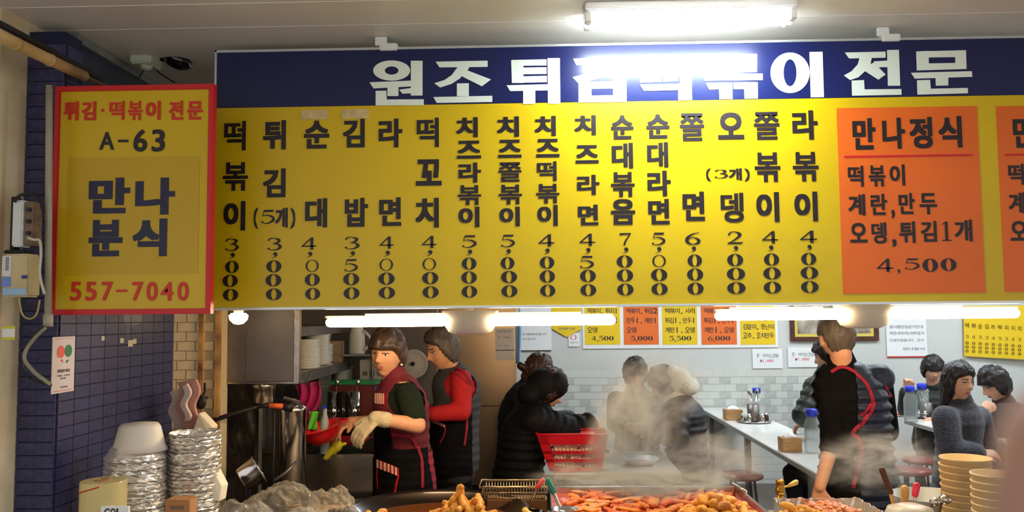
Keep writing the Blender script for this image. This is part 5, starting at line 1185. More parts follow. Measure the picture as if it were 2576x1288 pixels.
# red colander held by the woman
q = P(815, 1100, 1.5); t = thing('red_colander', 'red plastic bowl tilted in the hands of the woman with the glove', 'bowl', q)
r_ = .112; Mx = Matrix.Rotation(math.radians(-14), 3, 'Y') @ Matrix.Rotation(math.radians(10), 3, 'X'); q2 = P(808, 1082, 1.5)
MB().lathe([(.001, -.062), (.05, -.060), (.075, -.045), (.098, -.01), (.108, .016), (.114, .018), (.114, .022), (.104, .020), (.094, -.008), (.071, -.041), (.05, -.055), (.001, -.057)], q2, 36, M=Mx).build('bowl', mat('colander_red', (210, 24, 30), .4, coat=.2), t, smooth=True)
MB().tube([q2+(Mx @ Vector((.114+.028*math.sin(PI*k/8), .03*math.cos(PI*k/8), .019))) for k in range(9)], .006, 8).build('handle', mat('colander_red', (210, 24, 30)), t, smooth=True)
# second red tub behind
q = P(870, 1062, 1.95); t = thing('red_tray', 'flat red tray behind the red bowl over the sink', 'tray', (q.x, 1.97, sk0+.0)); MB().box((q.x-.13, 1.9, sk0+.0005), (q.x+.10, 2.12, sk0+.02), bev=.004).build('tray_body', mat('colander_red', (210, 24, 30)), t)
q = P(845, 1140, 1.62)
t = thing('rubber_glove', 'crumpled yellow rubber glove draped on the sink edge', 'glove', (q.x, 1.6, sk0))
mb = MB(); B0 = Vector((q.x, 1.60, sk0+.025)); mb.cap(B0+Vector((-.045, 0, -.04)), B0+Vector((.01, 0, .015)), .018, .03)
for k in range(4): mb.cap(B0+Vector((.0, .0, .01)), B0+Vector((.055-.03*k, -.01+.012*k, .028-.014*k+.02*(k == 1))), .014, .009)
remesh(mb, .004, 3).build('glove_body', mat('glove_yellow', (222, 205, 40), .5), t, smooth=True, fix=False)
q = P(790, 1158, 1.65); t = thing('sponge', 'green scouring sponge in the sink', 'sponge', (q.x, 1.66, .74)); MB().box((q.x-.03, 1.64, .701), (q.x+.03, 1.70, .965), bev=.006).build('block', mat('sponge_green', (60, 140, 90), .9), t)
q = P(890, 1152, 1.65); t = thing('sponge', 'pink sponge in the right end of the sink', 'sponge', (q.x, 1.66, .74)); MB().box((q.x-.035, 1.64, .701), (q.x+.035, 1.70, .97), bev=.006).build('block', mat('sponge_pink', (225, 90, 110), .9), t)

# ------------------------------------------------------------------ stove corner: tall steel pot, pans, dark panel
ct = struct(MB().box((-1.46, .9, 0), (-.60, 1.5, .78)).build('trim_5', M_STEELD))
Yp = 1.15; a, b, c, d = box_on(Yp, 690, 1038, 762, 1190); cx_ = (a+b)/2; r_ = (b-a)/2; zp0 = .8
t = thing('tall_steel_pot', 'tall shiny steel boiler behind the plastic bags', 'pot', (cx_, Yp+.05, .781)); 
MB().lathe([(0, .0), (r_, 0), (r_, d-.781), (r_*1.04, d-.775), (r_*1.04, d-.765), (r_*.6, d-.74), (0, d-.735)], (cx_, Yp+.05, .781), 36).build('body', M_STEELB, t, smooth=True)
for z_ in (.03, .045, d-.82): MB().tube([(cx_+(r_+.002)*math.cos(2*PI*k/32), Yp+.05+(r_+.002)*math.sin(2*PI*k/32), .781+z_ if z_ < .1 else z_) for k in range(32)], .003, 6, True).build('bead', mat('brass', (190, 140, 60), .3, 1.0), t, smooth=True)
zz = d; MB().cyl((cx_, Yp+.05, zz+.02), (cx_, Yp+.05, zz+.06), .03, .02, 14).box((cx_-.09, Yp+.03, zz+.03), (cx_+.03, Yp+.07, zz+.055), bev=.008).build('valve_top', M_BLK, t)
MB().box((cx_-.03, Yp-.0, zz+.05), (cx_+.05, Yp+.02, zz+.062), rot=(0, .3, 0), bev=.002).build('tap_lever', M_STEELB, t)
# hanging steel can under the hood
q = P(664, 965, 1.1); zc_ = P(664, 1015, 1.1).z
t = thing('steel_can', 'round steel pot hanging under the extractor box', 'pot', (q.x, 1.10, zc_)); hb_ = hb.location.z
MB().lathe([(0, zc_), (.038, zc_), (.046, zc_+.01), (.05, hb_-.03), (.053, hb_-.03), (.053, hb_-.009), (0, hb_-.009)], (q.x, 1.10, 0), 24).build('body', M_STEEL, t, smooth=True)
# long black-handled pan
Yq = 1.0; t = thing('long_handled_pan', 'long dark pan handle with an orange band slanting across the stove', 'pan', P(640, 1040, Yq))
MB().tube([P(522, 1062, Yq-.1), P(590, 1040, Yq), P(650, 1023, Yq)], [.010, .010, .008], 10).build('handle', mat('iron_dark', (34, 28, 24), .5, .4), t, smooth=True)
MB().cyl(P(690, 1021, Yq+.01), (P(690, 1021, Yq+.01).x, Yq+.01, .781), .006, n=8).cyl(P(650, 1023, Yq), P(676, 1020, Yq), .009, n=10).build('ferrule', mat('iron_dark', (34, 28, 24)), t, smooth=True)
MB().cyl(P(676, 1020, Yq), P(712, 1022, Yq+.02), .011, .012, 12).build('orange_grip', mat('grip_orange', (200, 84, 34), .5), t, smooth=True)
MB().cyl(P(712, 1022, Yq+.02), P(735, 1026, Yq+.04), .016, .022, 12).build('collar', mat('iron_dark', (34, 28, 24)), t, smooth=True)
# plastic-wrapped dark splash panel
a, b, c, d = box_on(1.35, 535, 955, 655, 1230); t = thing('splash_panel', 'dark splash panel wrapped in clear film behind the stove', 'panel', ((a+b)/2, 1.36, .781))
MB().grid(lambda u, v: Vector((a+(b-a)*u, 1.35+.012*noise.noise(Vector((u*5, v*8, 1))), .782+(d-.782)*v)), 20, 28).build('sheet', mat('wrapped_dark', (74, 64, 54), .22, .3, var=.5, scale=5, bump=.5, bscale=14), t, smooth=True, solid=.006)
q = P(655, 1100, 1.34); MB().box((q.x-.006, 1.33, .782), (q.x+.006, 1.345, d-.03)).build('edge_post', mat('post_grey', (150, 144, 132), .5), t)
# tilted steel pan on the stove
q = P(640, 1180, .98); Mx = Matrix.Rotation(math.radians(58), 3, 'Y') @ Matrix.Rotation(math.radians(-18), 3, 'X')
t = thing('steel_saucepan', 'steel saucepan tipped on its side behind the plastic bags', 'saucepan', q)
MB().lathe([(.001, -.085), (.045, -.085), (.052, -.078), (.066, .0), (.069, .0), (.069, .004), (.063, .004), (.049, -.072), (.001, -.078)], q+Vector((.02, 0, .0)), 32, M=Mx).build('pan', M_STEELB, t, smooth=True)
MB().tube([P(690, 1210, .98), P(720, 1188, 1.0), P(748, 1160, 1.04)], .007, 8).build('handle', M_STEELD, t, smooth=True)
MB().cyl(q-Vector((.03, 0, .05)), (q.x-.03, q.y+.03, .781), .012, n=8).build('burner_prong', M_BLK, t)
q = P(560, 1210, .98); t = thing('stove_burner', 'black iron burner ring at the left end of the stove', 'stove', (q.x+.06, 1.0, .781))
MB().tube([(q.x+.06+.1*math.cos(2*PI*k/24), 1.0+.08*math.sin(2*PI*k/24), .82) for k in range(24)], .01, 8, True).build('ring', mat('iron_dark', (34, 28, 24)), t, smooth=True)
for k in range(4): a_ = PI/4+k*PI/2; MB().cyl((q.x+.06+.1*math.cos(a_), 1.0+.08*math.sin(a_), .781), (q.x+.06+.09*math.cos(a_), 1.0+.075*math.sin(a_), .85), .008, n=8).build('prong', mat('iron_dark', (34, 28, 24)), t)
# ------------------------------------------------------------------ front food counter
ZC0 = .86
fc = thing('food_counter', 'long stainless food counter across the front of the stall', 'counter', (0, .35, 0))
MB().box((-1.46, -.12, 0), (1.95, .86, ZC0-.03)).build('cabinet', M_STEELD, fc)
MB().box((-1.462, -.14, ZC0-.03), (1.97, .88, ZC0), bev=.004).build('worktop', M_STEEL, fc)
# black iron wok (frying cauldron)
Rw = .35; zw = .955; wc = P(1112, 1262, .62); wc = Vector((PZ(1112, 1258, zw).x, .50, zw))
wx = P(1098, 1250, .5).x
t = thing('frying_cauldron', 'big black iron frying cauldron with hot oil on the food counter', 'wok', (wx, .5, ZC0))
M_IRON = mat('black_iron', (46, 34, 28), .28, .75, var=.3, scale=10, coat=.3)
MB().lathe([(.01, ZC0+.002), (.18, ZC0+.003), (.30, ZC0+.05), (Rw-.012, zw-.012), (Rw, zw-.01), (Rw+.004, zw), (Rw-.012, zw+.004), (Rw-.02, zw-.008), (.285, ZC0+.058), (.17, ZC0+.014), (.01, ZC0+.012)], (wx, .5, 0), 64).build('pan', M_IRON, t, smooth=True)
MB().lathe([(0, ZC0+.055), (.10, ZC0+.055), (.282, ZC0+.055)], (wx, .5, 0), 48).build('oil', mat('oil', (110, 60, 18), .06, trans=.2, coat=.6), t, smooth=True)
for s in (-1, 1):
    c_ = Vector((wx+s*(Rw+.0), .46, zw-.012)); MB().tube([c_+Vector((s*.05*math.sin(PI*k/10), .05*math.cos(PI*k/10), .006*math.sin(PI*k/10))) for k in range(11)], .0075, 8).build('handle', M_IRON, t, smooth=True)
# fried food pieces
M_FRY = mat('batter_gold', (232, 154, 38), .55, var=.55, scale=26, bump=1, bscale=70, col2=(196, 116, 30))
M_FRY2 = mat('batter_pale', (228, 172, 66), .55, var=.5, scale=26, bump=1, bscale=70, col2=(200, 140, 60))
M_FRY3 = mat('batter_deep', (230, 148, 36), .5, var=.5, scale=22, bump=1, bscale=70, col2=(170, 92, 26))
def lump(kind, seed, m):
    mb = MB(); rnd = random.Random(seed)
    if kind == 'stick':
        pts = [Vector((0, 0, 0))]
        for k in range(4): pts.append(pts[-1]+Vector((.018, rnd.uniform(-.010, .010), rnd.uniform(-.007, .007))))
        for i in range(4): mb.cap(pts[i], pts[i+1], rnd.uniform(.0095, .014), rnd.uniform(.0095, .013), 9)
        mb.ell(pts[-1], .0135, 9, 7)
    elif kind == 'nugget':
        mb.ell((0, 0, 0), (.030, .019, .015), 14, 10); mb.ell((.016, .004, .003), (.018, .016, .013), 10, 8)
    else:
        for k in range(5): mb.ell((rnd.uniform(-.02, .02), rnd.uniform(-.014, .014), rnd.uniform(-.005, .005)), rnd.uniform(.008, .014), 9, 7)
    mb = remesh(mb, .0045, 2); c = sum(mb.v, Vector())/len(mb.v)
    mb.v = [v-c for v in mb.v]; mb.v = [v+v.normalized()*.0022*noise.noise(v*160+Vector((seed, 0, 0))) for v in mb.v]
    return mb.mesh(dict(stick='fried_stick', nugget='fried_dumpling', chip='fried_crumb')[kind], m, True, fix=False)
def heap(name, label, cat, grp, meshes, cx, cyy, z0, rx, ry, h, n, seed, flat=.5, zfn=None):
    rnd = random.Random(seed)
    for k in range(n):
        u = (k+.5)/n; r_ = math.sqrt(1-u)*1.0; a_ = k*2.39996+rnd.uniform(-.2, .2); 
        x = cx+rx*r_*math.cos(a_); y = cyy+ry*r_*math.sin(a_); z = z0+.016+h*(1-r_**1.7)*rnd.uniform(.8, 1.02)
        o = bpy.data.objects.new(name, meshes[k % len(meshes)]); COL.objects.link(o); o.location = (x, y, z)
        o.rotation_euler = (rnd.uniform(-flat, flat), rnd.uniform(-flat, flat), rnd.uniform(0, 6.28)); s = rnd.uniform(.85, 1.15); o.scale = (s, s, s)
        tag(o, label, cat, grp)
def tray_thing(name, label, x0, y0, x1, y1, z0, h, m=None, th=.004, flare=.0, cat='tray'):
    t = thing(name, label, cat, ((x0+x1)/2, (y0+y1)/2, z0)); mb = MB(); mb.box((x0, y0, z0+.0005), (x1, y1, z0+.004)); ring_box(mb, x0, y0, x1, y1, z0+.004, z0+h, th)
    mb.build('tray_body', m or M_STEEL, t)
    rp = [Vector(p) for p in ((x0, y0, z0+h), (x1, y0, z0+h), (x1, y1, z0+h), (x0, y1, z0+h))]; MB().tube(rp, .005, 8, True).build('rolled_rim', m or M_STEELB, t, smooth=True)
    return t
fs = [lump('stick', s, M_FRY) for s in range(5)]; fn = [lump('nugget', s, M_FRY) for s in range(4)]+[lump('nugget', 9, M_FRY3)]; fp = [lump('stick', s, M_FRY2) for s in (11, 12, 13)]; fcx = [lump('chip', s, M_FRY3) for s in range(3)]
Y1 = .16
q = P(1160, 1290, Y1); tray_thing('serving_tray', 'steel tray under the tall heap of fried sticks in front of the cauldron', q.x-.16, -.10, q.x+.14, .14, ZC0, .03)
zq = P(1168, 1240, Y1-.12).z
heap('fried_stick', 'golden fried stick in the tall heap in front of the cauldron', 'fried food', 'fried sticks heaped before the cauldron', fs, P(1168, 1280, .03).x, .03, ZC0+.02, .15, .11, P(1168, 1228, .03).z-ZC0-.05, 110, 3, .9)
heap('fried_stick', 'golden fried stick in the low pile at the cauldron left side', 'fried food', 'fried sticks in the low pile at the left', fs[:3], P(938, 1290, -.02).x, -.02, ZC0, .09, .08, P(938, 1276, -.02).z-ZC0-.03, 26, 5, .7)
heap('fried_stick', 'pale battered stick in the small pile behind the ladle', 'fried food', 'pale battered sticks near the ladle', fp, P(1325, 1290, .02).x, .02, ZC0, .10, .09, P(1325, 1272, .02).z-ZC0-.03, 40, 6, .7)
q = P(1780, 1290, .1)
heap('fried_dumpling', 'golden fried dumpling in the large heap right of the red sauce pan', 'fried food', 'fried dumplings in the large heap', fn, P(1800, 1285, .06).x, .06, ZC0, .24, .15, P(1790, 1226, .06).z-ZC0-.04, 220, 8, .6)
heap('fried_stick', 'pale gold fried stick in the pile left of the foil tray', 'fried food', 'pale gold sticks left of the foil tray', fp+fs[:1], P(2010, 1290, .05).x, .05, ZC0, .16, .12, P(1985, 1258, .05).z-ZC0-.03, 60, 9, .6)
# foil tray with glazed chicken
Yt = .40; a = P(1975, 1260, Yt).x; b = P(2200, 1260, Yt).x; zt3 = P(2090, 1254, .55).z
t = thing('foil_tray', 'foil lined tray of glazed fried pieces right of the brass valve', 'tray', ((a+b)/2, .4, ZC0))
M_FOIL = mat('foil', (235, 232, 228), .25, .7, var=.1, scale=20, bump=.6, bscale=30)
mb = MB()
def foilwall(p0, p1, z0, z1, n=26):
    p0 = Vector(p0); p1 = Vector(p1); return lambda u, v: p0.lerp(p1, u)+Vector((.006*noise.noise(Vector((u*20, v*4, 2)))*v, .010*noise.noise(Vector((u*22, v*4, 7)))*v, z0+(z1-z0)*v+(.008*noise.noise(Vector((u*14, 0, 5))) if v > .9 else 0)))
for (p, q_) in (((a, .56, 0), (b, .56, 0)), ((b, .56, 0), (b, .24, 0)), ((a, .24, 0), (b, .24, 0)), ((a, .56, 0), (a, .24, 0))): mb.grid(foilwall(p, q_, ZC0+.001, zt3), 30, 4)
mb.box((a, .24, ZC0+.001), (b, .56, ZC0+.006)); mb.build('foil_liner', M_FOIL, t, solid=.0015)
glz = [lump('chip', s+20, mat('glazed_brown', (205, 118, 40), .25, var=.5, scale=20, bump=1, bscale=60, coat=.5, col2=(150, 70, 24))) for s in range(3)]
heap('glazed_piece', 'glazed brown fried piece in the foil lined tray', 'fried food', 'glazed pieces in the foil tray', glz, (a+b)/2, .41, zt3-.042, .10, .12, .030, 80, 12, .5)

# steel pan of red rice cakes
x0t, x1t = P(1384, 1240, .72).x, P(1868, 1240, .72).x; ztp = P(1620, 1226, .80).z
t = tray_thing('rice_cake_pan', 'wide steel pan of red sauced rice cakes under the steam', x0t, .20, x1t, .80, ZC0, ztp-ZC0, th=.006, cat='pan')
zs_ = ztp-.022
MB().grid(lambda u, v: Vector((x0t+.007+(x1t-x0t-.014)*u, .207+.586*v, zs_+.006*noise.noise(Vector((u*9, v*9, 0))))), 60, 50).build('red_sauce', mat('tteok_sauce', (204, 84, 40), .3, var=.5, scale=14, bump=.5, bscale=50, coat=.4, col2=(168, 36, 12)), t, smooth=True)
rc = [MB().cap((-.028, 0, 0), (.028, 0, 0), .0095, .0095, 10).mesh('rice_cake', m_, True) for m_ in (mat('rice_cake_orange', (238, 136, 58), .4, coat=.2), mat('rice_cake_red', (222, 104, 54), .4, coat=.2))]
fk = [MB().box((-.045, -.018, -.003), (.045, .018, .003), bev=.002).mesh('fish_cake', mat('fish_cake', (236, 150, 52), .4, var=.2, scale=20), False)]
rnd = random.Random(21)
for k in range(150):
    o = bpy.data.objects.new('rice_cake', rc[k % 2]); COL.objects.link(o); o.location = (rnd.uniform(x0t+.05, x1t-.05), rnd.uniform(.25, .76), zs_+.006+rnd.uniform(0, .008)); o.rotation_euler = (0, rnd.uniform(-.2, .2), rnd.uniform(0, 3.14))
    tag(o, 'sauced rice cake stick lying in the wide steel pan', 'rice cake', 'rice cakes in the steel pan')
for k in range(22):
    o = bpy.data.objects.new('fish_cake', fk[0]); COL.objects.link(o); o.location = (rnd.uniform(x0t+.06, x1t-.06), rnd.uniform(.27, .74), zs_+.016+rnd.uniform(0, .006)); o.rotation_euler = (rnd.uniform(-.15, .15), rnd.uniform(-.15, .15), rnd.uniform(0, 3.14))
    tag(o, 'flat orange fish cake slice among the red rice cakes', 'fish cake', 'fish cake slices in the steel pan')
# raised side handle of the pan at its right
p0 = P(1846, 1216, .7); p1 = P(1878, 1238, .62); MB().tube([P(1846, 1262, .7), P(1846, 1218, .7), P(1876, 1236, .64), P(1880, 1275, .64)], .0065, 8).build('side_handle', M_STEELB, t, smooth=True)

# draining rack beyond the cauldron
Yd = .66; A0 = P(1206, 1224, Yd); A1 = P(1382, 1224, Yd); z1_ = A0.z; z0_ = P(1290, 1254, Yd).z
t = thing('draining_rack', 'wire draining rack between the cauldron and the rice cake pan', 'rack', ((A0.x+A1.x)/2, Yd, ZC0))
mb = MB(); W_ = .13
x0_, x1_ = A0.x, A1.x-.0
for zz, ins in ((z1_, 0), ((z1_+z0_)/2, .01), (z0_, .02)):
    mb.tube([(x0_+ins, Yd-.02+ins, zz), (x1_-ins, Yd-.02+ins, zz), (x1_-ins, Yd+W_-ins, zz), (x0_+ins, Yd+W_-ins, zz)], .0035 if zz < z1_ else .005, 6, True)
for k in range(21):
    x = x0_+.02+(x1_-x0_-.04)*k/20; mb.cyl((x-.0*(k), Yd-.02, z1_), (x, Yd+.0, z0_), .0016, n=5); mb.cyl((x, Yd+W_, z1_), (x, Yd+W_-.02, z0_), .0016, n=5); mb.cyl((x, Yd, z0_), (x, Yd+W_-.02, z0_), .0016, n=5)
mb.build('wire_basket', mat('wire', (170, 150, 120), .3, .9), t, smooth=True)
mb = MB().box((x0_+.03, Yd+.005, ZC0+.001), (x1_-.01, Yd+W_-.03, z0_-.006), bev=.004); mb.build('drip_box', mat('drip_brown', (150, 112, 72), .4, .5), t)

# ladle with teal handle and red-handled tongs
t = thing('ladle', 'steel spatula ladle with a teal handle standing in the red sauce', 'ladle', P(1408, 1280, .30))
MB().cap(P(1379, 1208, .34), P(1392, 1236, .33), .0095, .0115, 12).build('grip', mat('grip_teal', (20, 128, 112), .35, coat=.3), t, smooth=True)
MB().cap(P(1392, 1236, .33), P(1408, 1276, .30), .006, .006, 10).build('shaft', M_STEELB, t, smooth=True)
q = P(1420, 1283, .28); MB().lathe([(.001, -.010), (.035, -.006), (.048, .004), (.05, .005), (.035, -.002), (.001, -.005)], q, 28).build('blade', M_STEELB, t, smooth=True)
t = thing('tongs', 'red-handled tongs leaning on the draining rack', 'tongs', P(1360, 1235, .60))
MB().cap(P(1366, 1208, .60), P(1352, 1226, .60), .010, .009, 12).build('grip', mat('grip_red', (214, 30, 34), .35, coat=.3), t, smooth=True)
MB().cap(P(1350, 1228, .60), P(1335, 1262, .64), .004, .004, 8).build('arm', M_STEELB, t, smooth=True)
# brass gas valve
YV = .66; t = thing('brass_valve', 'brass tap valve with a paddle handle between the two fried heaps', 'valve', P(1958, 1280, YV)); M_BR = mat('brass', (190, 140, 60), .3, 1.0)
q = P(1962, 1222, YV); q0 = Vector((q.x, YV, ZC0))
MB().cyl(q0, q+Vector((0, 0, -.02)), .013, n=14).lathe([(0, -.03), (.018, -.03), (.018, -.012), (.014, -.008), (.014, .008), (.016, .012), (.016, .020), (.009, .026), (0, .026)], q, 16).build('body', M_BR, t, smooth=True)
MB().cap(q+Vector((.014, 0, -.005)), P(1984, 1222, YV), .004, .004, 8).cap(P(1984, 1222, YV), P(2002, 1213, YV), .006, .011, 10).build('lever', mat('brass_light', (225, 180, 100), .3, 1.0), t, smooth=True)
# utensils at the right
def utensil(name, label, cat, a, b, c, Y, r0, r1, m0, m1, part=('handle', 'blade'), foot=None):
    t = thing(name, label, cat, P(*c, Y)); MB().cap(P(*a, Y), P(*b, Y), r0, r0*.9, 10).build(part[0], m0, t, smooth=True); MB().cap(P(*b, Y), P(*c, Y), r1, r1, 10).build(part[1], m1, t, smooth=True)
    e = P(*c, Y); 
    if foot: MB().cap(e, (e.x, e.y, ZC0+.004), .004, .004, 6).build('tip', m1, t)
    return t
utensil('wooden_spatula', 'dark brown handled wooden spatula standing right of the foil tray', 'spatula', (2219, 1182), (2240, 1238), (2254, 1290), .25, .011, .007, mat('brown_handle', (82, 42, 24), .45), mat('wood_light', (206, 160, 96), .6))
utensil('wooden_paddle', 'short pale wooden paddle beside the pink-handled tool', 'paddle', (2276, 1230), (2276, 1250), (2274, 1290), .25, .014, .012, mat('wood_light', (206, 160, 96)), mat('wood_light', (206, 160, 96)))
utensil('serving_spoon', 'spoon with a bright pink-red slotted handle near the paper cups', 'spoon', (2306, 1222), (2302, 1244), (2300, 1290), .22, .012, .005, mat('grip_pink', (232, 40, 70), .35, coat=.3), M_STEELB)
# metal tub and clear plastic container bottom right
q = P(2290, 1300, .15); t = thing('plastic_container', 'cloudy plastic container with a rounded lid holding the utensils', 'container', (q.x, .15, ZC0)); zt4 = P(2290, 1268, .15).z
MB().lathe([(0, ZC0+.001), (.075, ZC0+.001), (.082, ZC0+.02), (.082, zt4-.04), (.07, zt4-.012), (.03, zt4), (0, zt4)], (q.x, .15, 0), 30).build('dome', mat('cloudy', (196, 186, 168), .35, trans=.2, alpha=.9), t, smooth=True)
# paper cup stacks
M_CUP = mat('paper_cup', (206, 178, 132), .6, var=.06, scale=30); M_CUPI = mat('paper_cup_rim', (236, 206, 140), .5)
def cups(px, pytop, rpx, Y, n, what, grp, seed):
    x = P(px, 1200, Y).x; r = rpx*(Y+2.8)/F; zt_c = P(px, pytop, Y).z; rnd = random.Random(seed)
    H = r*1.15; dz = .0235; zb0 = ZC0+.001; hcup = .085
    n = max(1, int((zt_c-zb0-hcup)/dz)); hcup = zt_c-zb0-n*dz
    me = MB().lathe([(.001, .0), (r*.84, 0), (r*.86, .002), (r*.965, hcup-.006), (r, hcup-.005), (r, hcup), (r*.955, hcup), (r*.83, .004), (.001, .003)], (0, 0, 0), 40).mesh('cup', M_CUP, True)
    for k in range(n+1):
        o = bpy.data.objects.new('paper_cup', me); COL.objects.link(o); o.location = (x+rnd.uniform(-.0015, .0015), Y+rnd.uniform(-.0015, .0015), zb0+k*dz); tag(o, (ORD[n-k]+' '+what) if k == n else (ORD[n-k]+' from the top '+what), 'paper cup', grp)
cups(2430, 1150, 59, .28, 12, 'cream paper cup in the taller cup stack', 'taller stack of paper cups', 1)
cups(2505, 1190, 57, .02, 10, 'cream paper cup in the shorter cup stack', 'shorter stack of paper cups', 2)
# ladle heads, jumble of steel ladles in a white tub edge
t = thing('steel_bowl', 'white enamel pan edge behind the ladles at the right', 'pan', (P(2340, 1240, .6).x, .6, ZC0)); q = P(2350, 1226, .74)
MB().lathe([(0, ZC0+.001), (.13, ZC0+.001), (.15, q.z-.004), (.155, q.z), (.147, q.z), (.127, ZC0+.008), (0, ZC0+.008)], (P(2345, 1240, .6).x, .6, 0), 36).build('pan_body', mat('enamel', (150, 156, 160), .3), t, smooth=True)
for k, (px, py, rr, Y) in enumerate(((2402, 1240, .026, .30), (2378, 1256, .022, .22), (2352, 1262, .018, .2))):
    q = P(px, py, Y); t = thing('steel_ladle', ['steel ladle bowl shining below the taller cup stack', 'steel ladle bowl left of the brightest one', 'small steel scoop at the left of the ladles'][k], 'ladle', q)
    MB().ell(q, (rr, rr, rr*.8), 20, 14).build('bowl', M_STEELB, t, smooth=True)
    MB().cap(q+Vector((-rr*.6, 0, -.005)), (q.x-.06-.01*k, Y-.05, ZC0+.012), .005, .006, 8).build('handle', mat('ladle_handle', (90, 66, 48), .4), t, smooth=True)

# ------------------------------------------------------------------ left end of the counter: packaging
# foil bowls, upside down, in two stacks
def foil_bowl(r, h, seed, up=False):
    mb = MB(); n = 44; rnd = random.Random(seed); prof = [(.001, h), (r*.70, h), (r*.80, h-.006), (r*.95, .010), (r*.99, .004), (r*1.025, -.001), (r*1.0, -.004)]
    if up: prof = [(a_, h-b_) for a_, b_ in prof]
    vs = []
    for j, (rr, z) in enumerate(prof):
        for k in range(n):
            w_ = (.008 if j < 3 else .016)*(1 if j < 5 else 1.8); f_ = 1+rnd.uniform(-w_, w_); a_ = 2*PI*k/n
            vs.append((rr*f_*math.cos(a_), rr*f_*math.sin(a_), z+(rnd.uniform(-.003, .003) if j > 3 else 0)))
    fs_ = [(j*n+k, j*n+(k+1) % n, (j+1)*n+(k+1) % n, (j+1)*n+k) for j in range(len(prof)-1) for k in range(n)]
    return mb.add(vs, fs_).mesh('foil_bowl', mat('foil_bowl', (236, 228, 214), .28, .7, bump=.5, bscale=36), False)
def stack(px, pytop, Y, rpx, label, grp, up, seed, dz=.0125, drift=0):
    x = P(px, 1200, Y).x; r = rpx*(Y+2.8)/F; h = .042; mm = [foil_bowl(r, h, seed+s, up) for s in range(4)]; rnd = random.Random(seed)
    zt_ = P(px, pytop, Y).z-(h if not up else h); n = int((zt_-ZC0-.003)/dz)
    for k in range(n+1):
        o = bpy.data.objects.new('foil_bowl', mm[k % 4]); COL.objects.link(o); o.location = (x+rnd.uniform(-.003, .003)+drift*k/n, Y+rnd.uniform(-.003, .003), ZC0+.004+k*dz); o.rotation_euler = (rnd.uniform(-.02, .02), rnd.uniform(-.02, .02), rnd.uniform(0, 6.28))
        tag(o, ORD[n-k]+(' ' if k == n else ' from the top, ')+label, 'foil bowl', grp)
    return x, r, ZC0+.004+n*dz+h
YL = -.06
x, r, zt5 = stack(343, 1110, YL, 72, 'upturned foil bowl of the stack under the white tub', 'left stack of foil bowls', False, 3, drift=-.004)
t = thing('white_tub', 'upturned white tub on top of the left foil bowl stack', 'tub', (x, YL, zt5)); zt6 = P(350, 1066, YL).z
MB().lathe([(r*.93, zt5-.02), (r*.82, zt5+.003), (r*.68, zt6-.010), (r*.60, zt6), (0, zt6)], (x+.008, YL, 0), 36).build('tub_body', mat('tub_white', (216, 205, 188), .5), t, smooth=True, solid=.002)
x2, r2, _ = stack(486, 1088, .02, 60, 'crinkled foil bowl of the stack beside the plastic bags', 'right stack of foil bowls', True, 13, drift=.006)
# tape roll
q = P(262, 1205, -.30); x = P(260, 1240, -.30).x; rt = 54*2.5/F
t = thing('film_roll', 'large yellowish roll of sealing film with a red edge, bottom left', 'roll', (x, -.02, ZC0)); M_ROLL = mat('roll_film', (198, 178, 110), .4, var=.25, scale=6, coat=.3, stretch=(1, 1, .3))
Yr = -.30; rt = 55*(Yr+2.8)/F; zr = P(260, 1208, Yr).z
MB().lathe([(rt*.35, .0), (rt, 0), (rt, zr-ZC0-.005), (rt*.97, zr-ZC0), (rt*.36, zr-ZC0), (rt*.35, zr-ZC0-.005), (rt*.35, 0)], (x, Yr, ZC0), 40).build('film', M_ROLL, t, smooth=True, auto=True)
MB().tube([(x+rt*1.003*math.cos(-2.6+k*.12), Yr+rt*1.003*math.sin(-2.6+k*.12), zr-.032+.0022*k) for k in range(12)], .002, 6).build('red_edge', M_RED, t)
MB().lathe([(rt*.20, 0), (rt*.34, 0), (rt*.34, zr-ZC0+.004), (rt*.20, zr-ZC0+.004), (rt*.20, 0)], (x, Yr, ZC0), 28).build('core', mat('core_card', (170, 130, 90), .8), t, smooth=True, auto=True); t.location = (x, Yr, ZC0)
for ch in t.children:
    for v in ch.data.vertices: v.co.y -= (Yr+.02)
sh_ = thing('counter_extension', 'low side board under the packaging at the left front', 'board', (x+.1, -.3, ZC0-.03)); MB().box((-1.46, -.44, ZC0-.03), (-.85, -.142, ZC0-.001), bev=.003).build('board', M_STEEL, sh_); MB().box((-1.44, -.42, 0), (-1.40, -.38, ZC0-.03)).build('leg', M_STEELD, sh_); MB().box((-.93, -.42, 0), (-.89, -.38, ZC0-.03)).build('leg', M_STEELD, sh_)
# white label on box
Yb2 = -.36; a, b, c, d = box_on(Yb2, 252, 1274, 322, 1330); t = thing('label_box', 'white printed box corner in front of the film roll', 'box', ((a+b)/2, Yb2, ZC0)); MB().box((a, Yb2, ZC0), (b, Yb2+.012, d), bev=.001).build('card', M_PAPER, t)
mb = MB(); word(mb, 'COL', Yb2-.001, 262, 1279, 306, 1300, .02, .1); mb.build('lettering', M_BLK, t, fix=False)
Yb2 = -.22; a, b, c, d = box_on(Yb2, 414, 1258, 476, 1330); t = thing('cardboard_box', 'small brown cardboard box between the foil stacks', 'box', ((a+b)/2, Yb2+.04, ZC0)); MB().box((a, Yb2, ZC0+.0), (b, Yb2+.06, d), bev=.002).build('body', mat('carton_orange', (176, 122, 74), .8, var=.1), t)
aa, bb, cc, dd = box_on(Yb2-.001, 428, 1272, 462, 1282); MB().box((aa, Yb2-.0015, cc), (bb, Yb2, dd)).build('slot', mat('carton_dark', (120, 98, 76)), t)
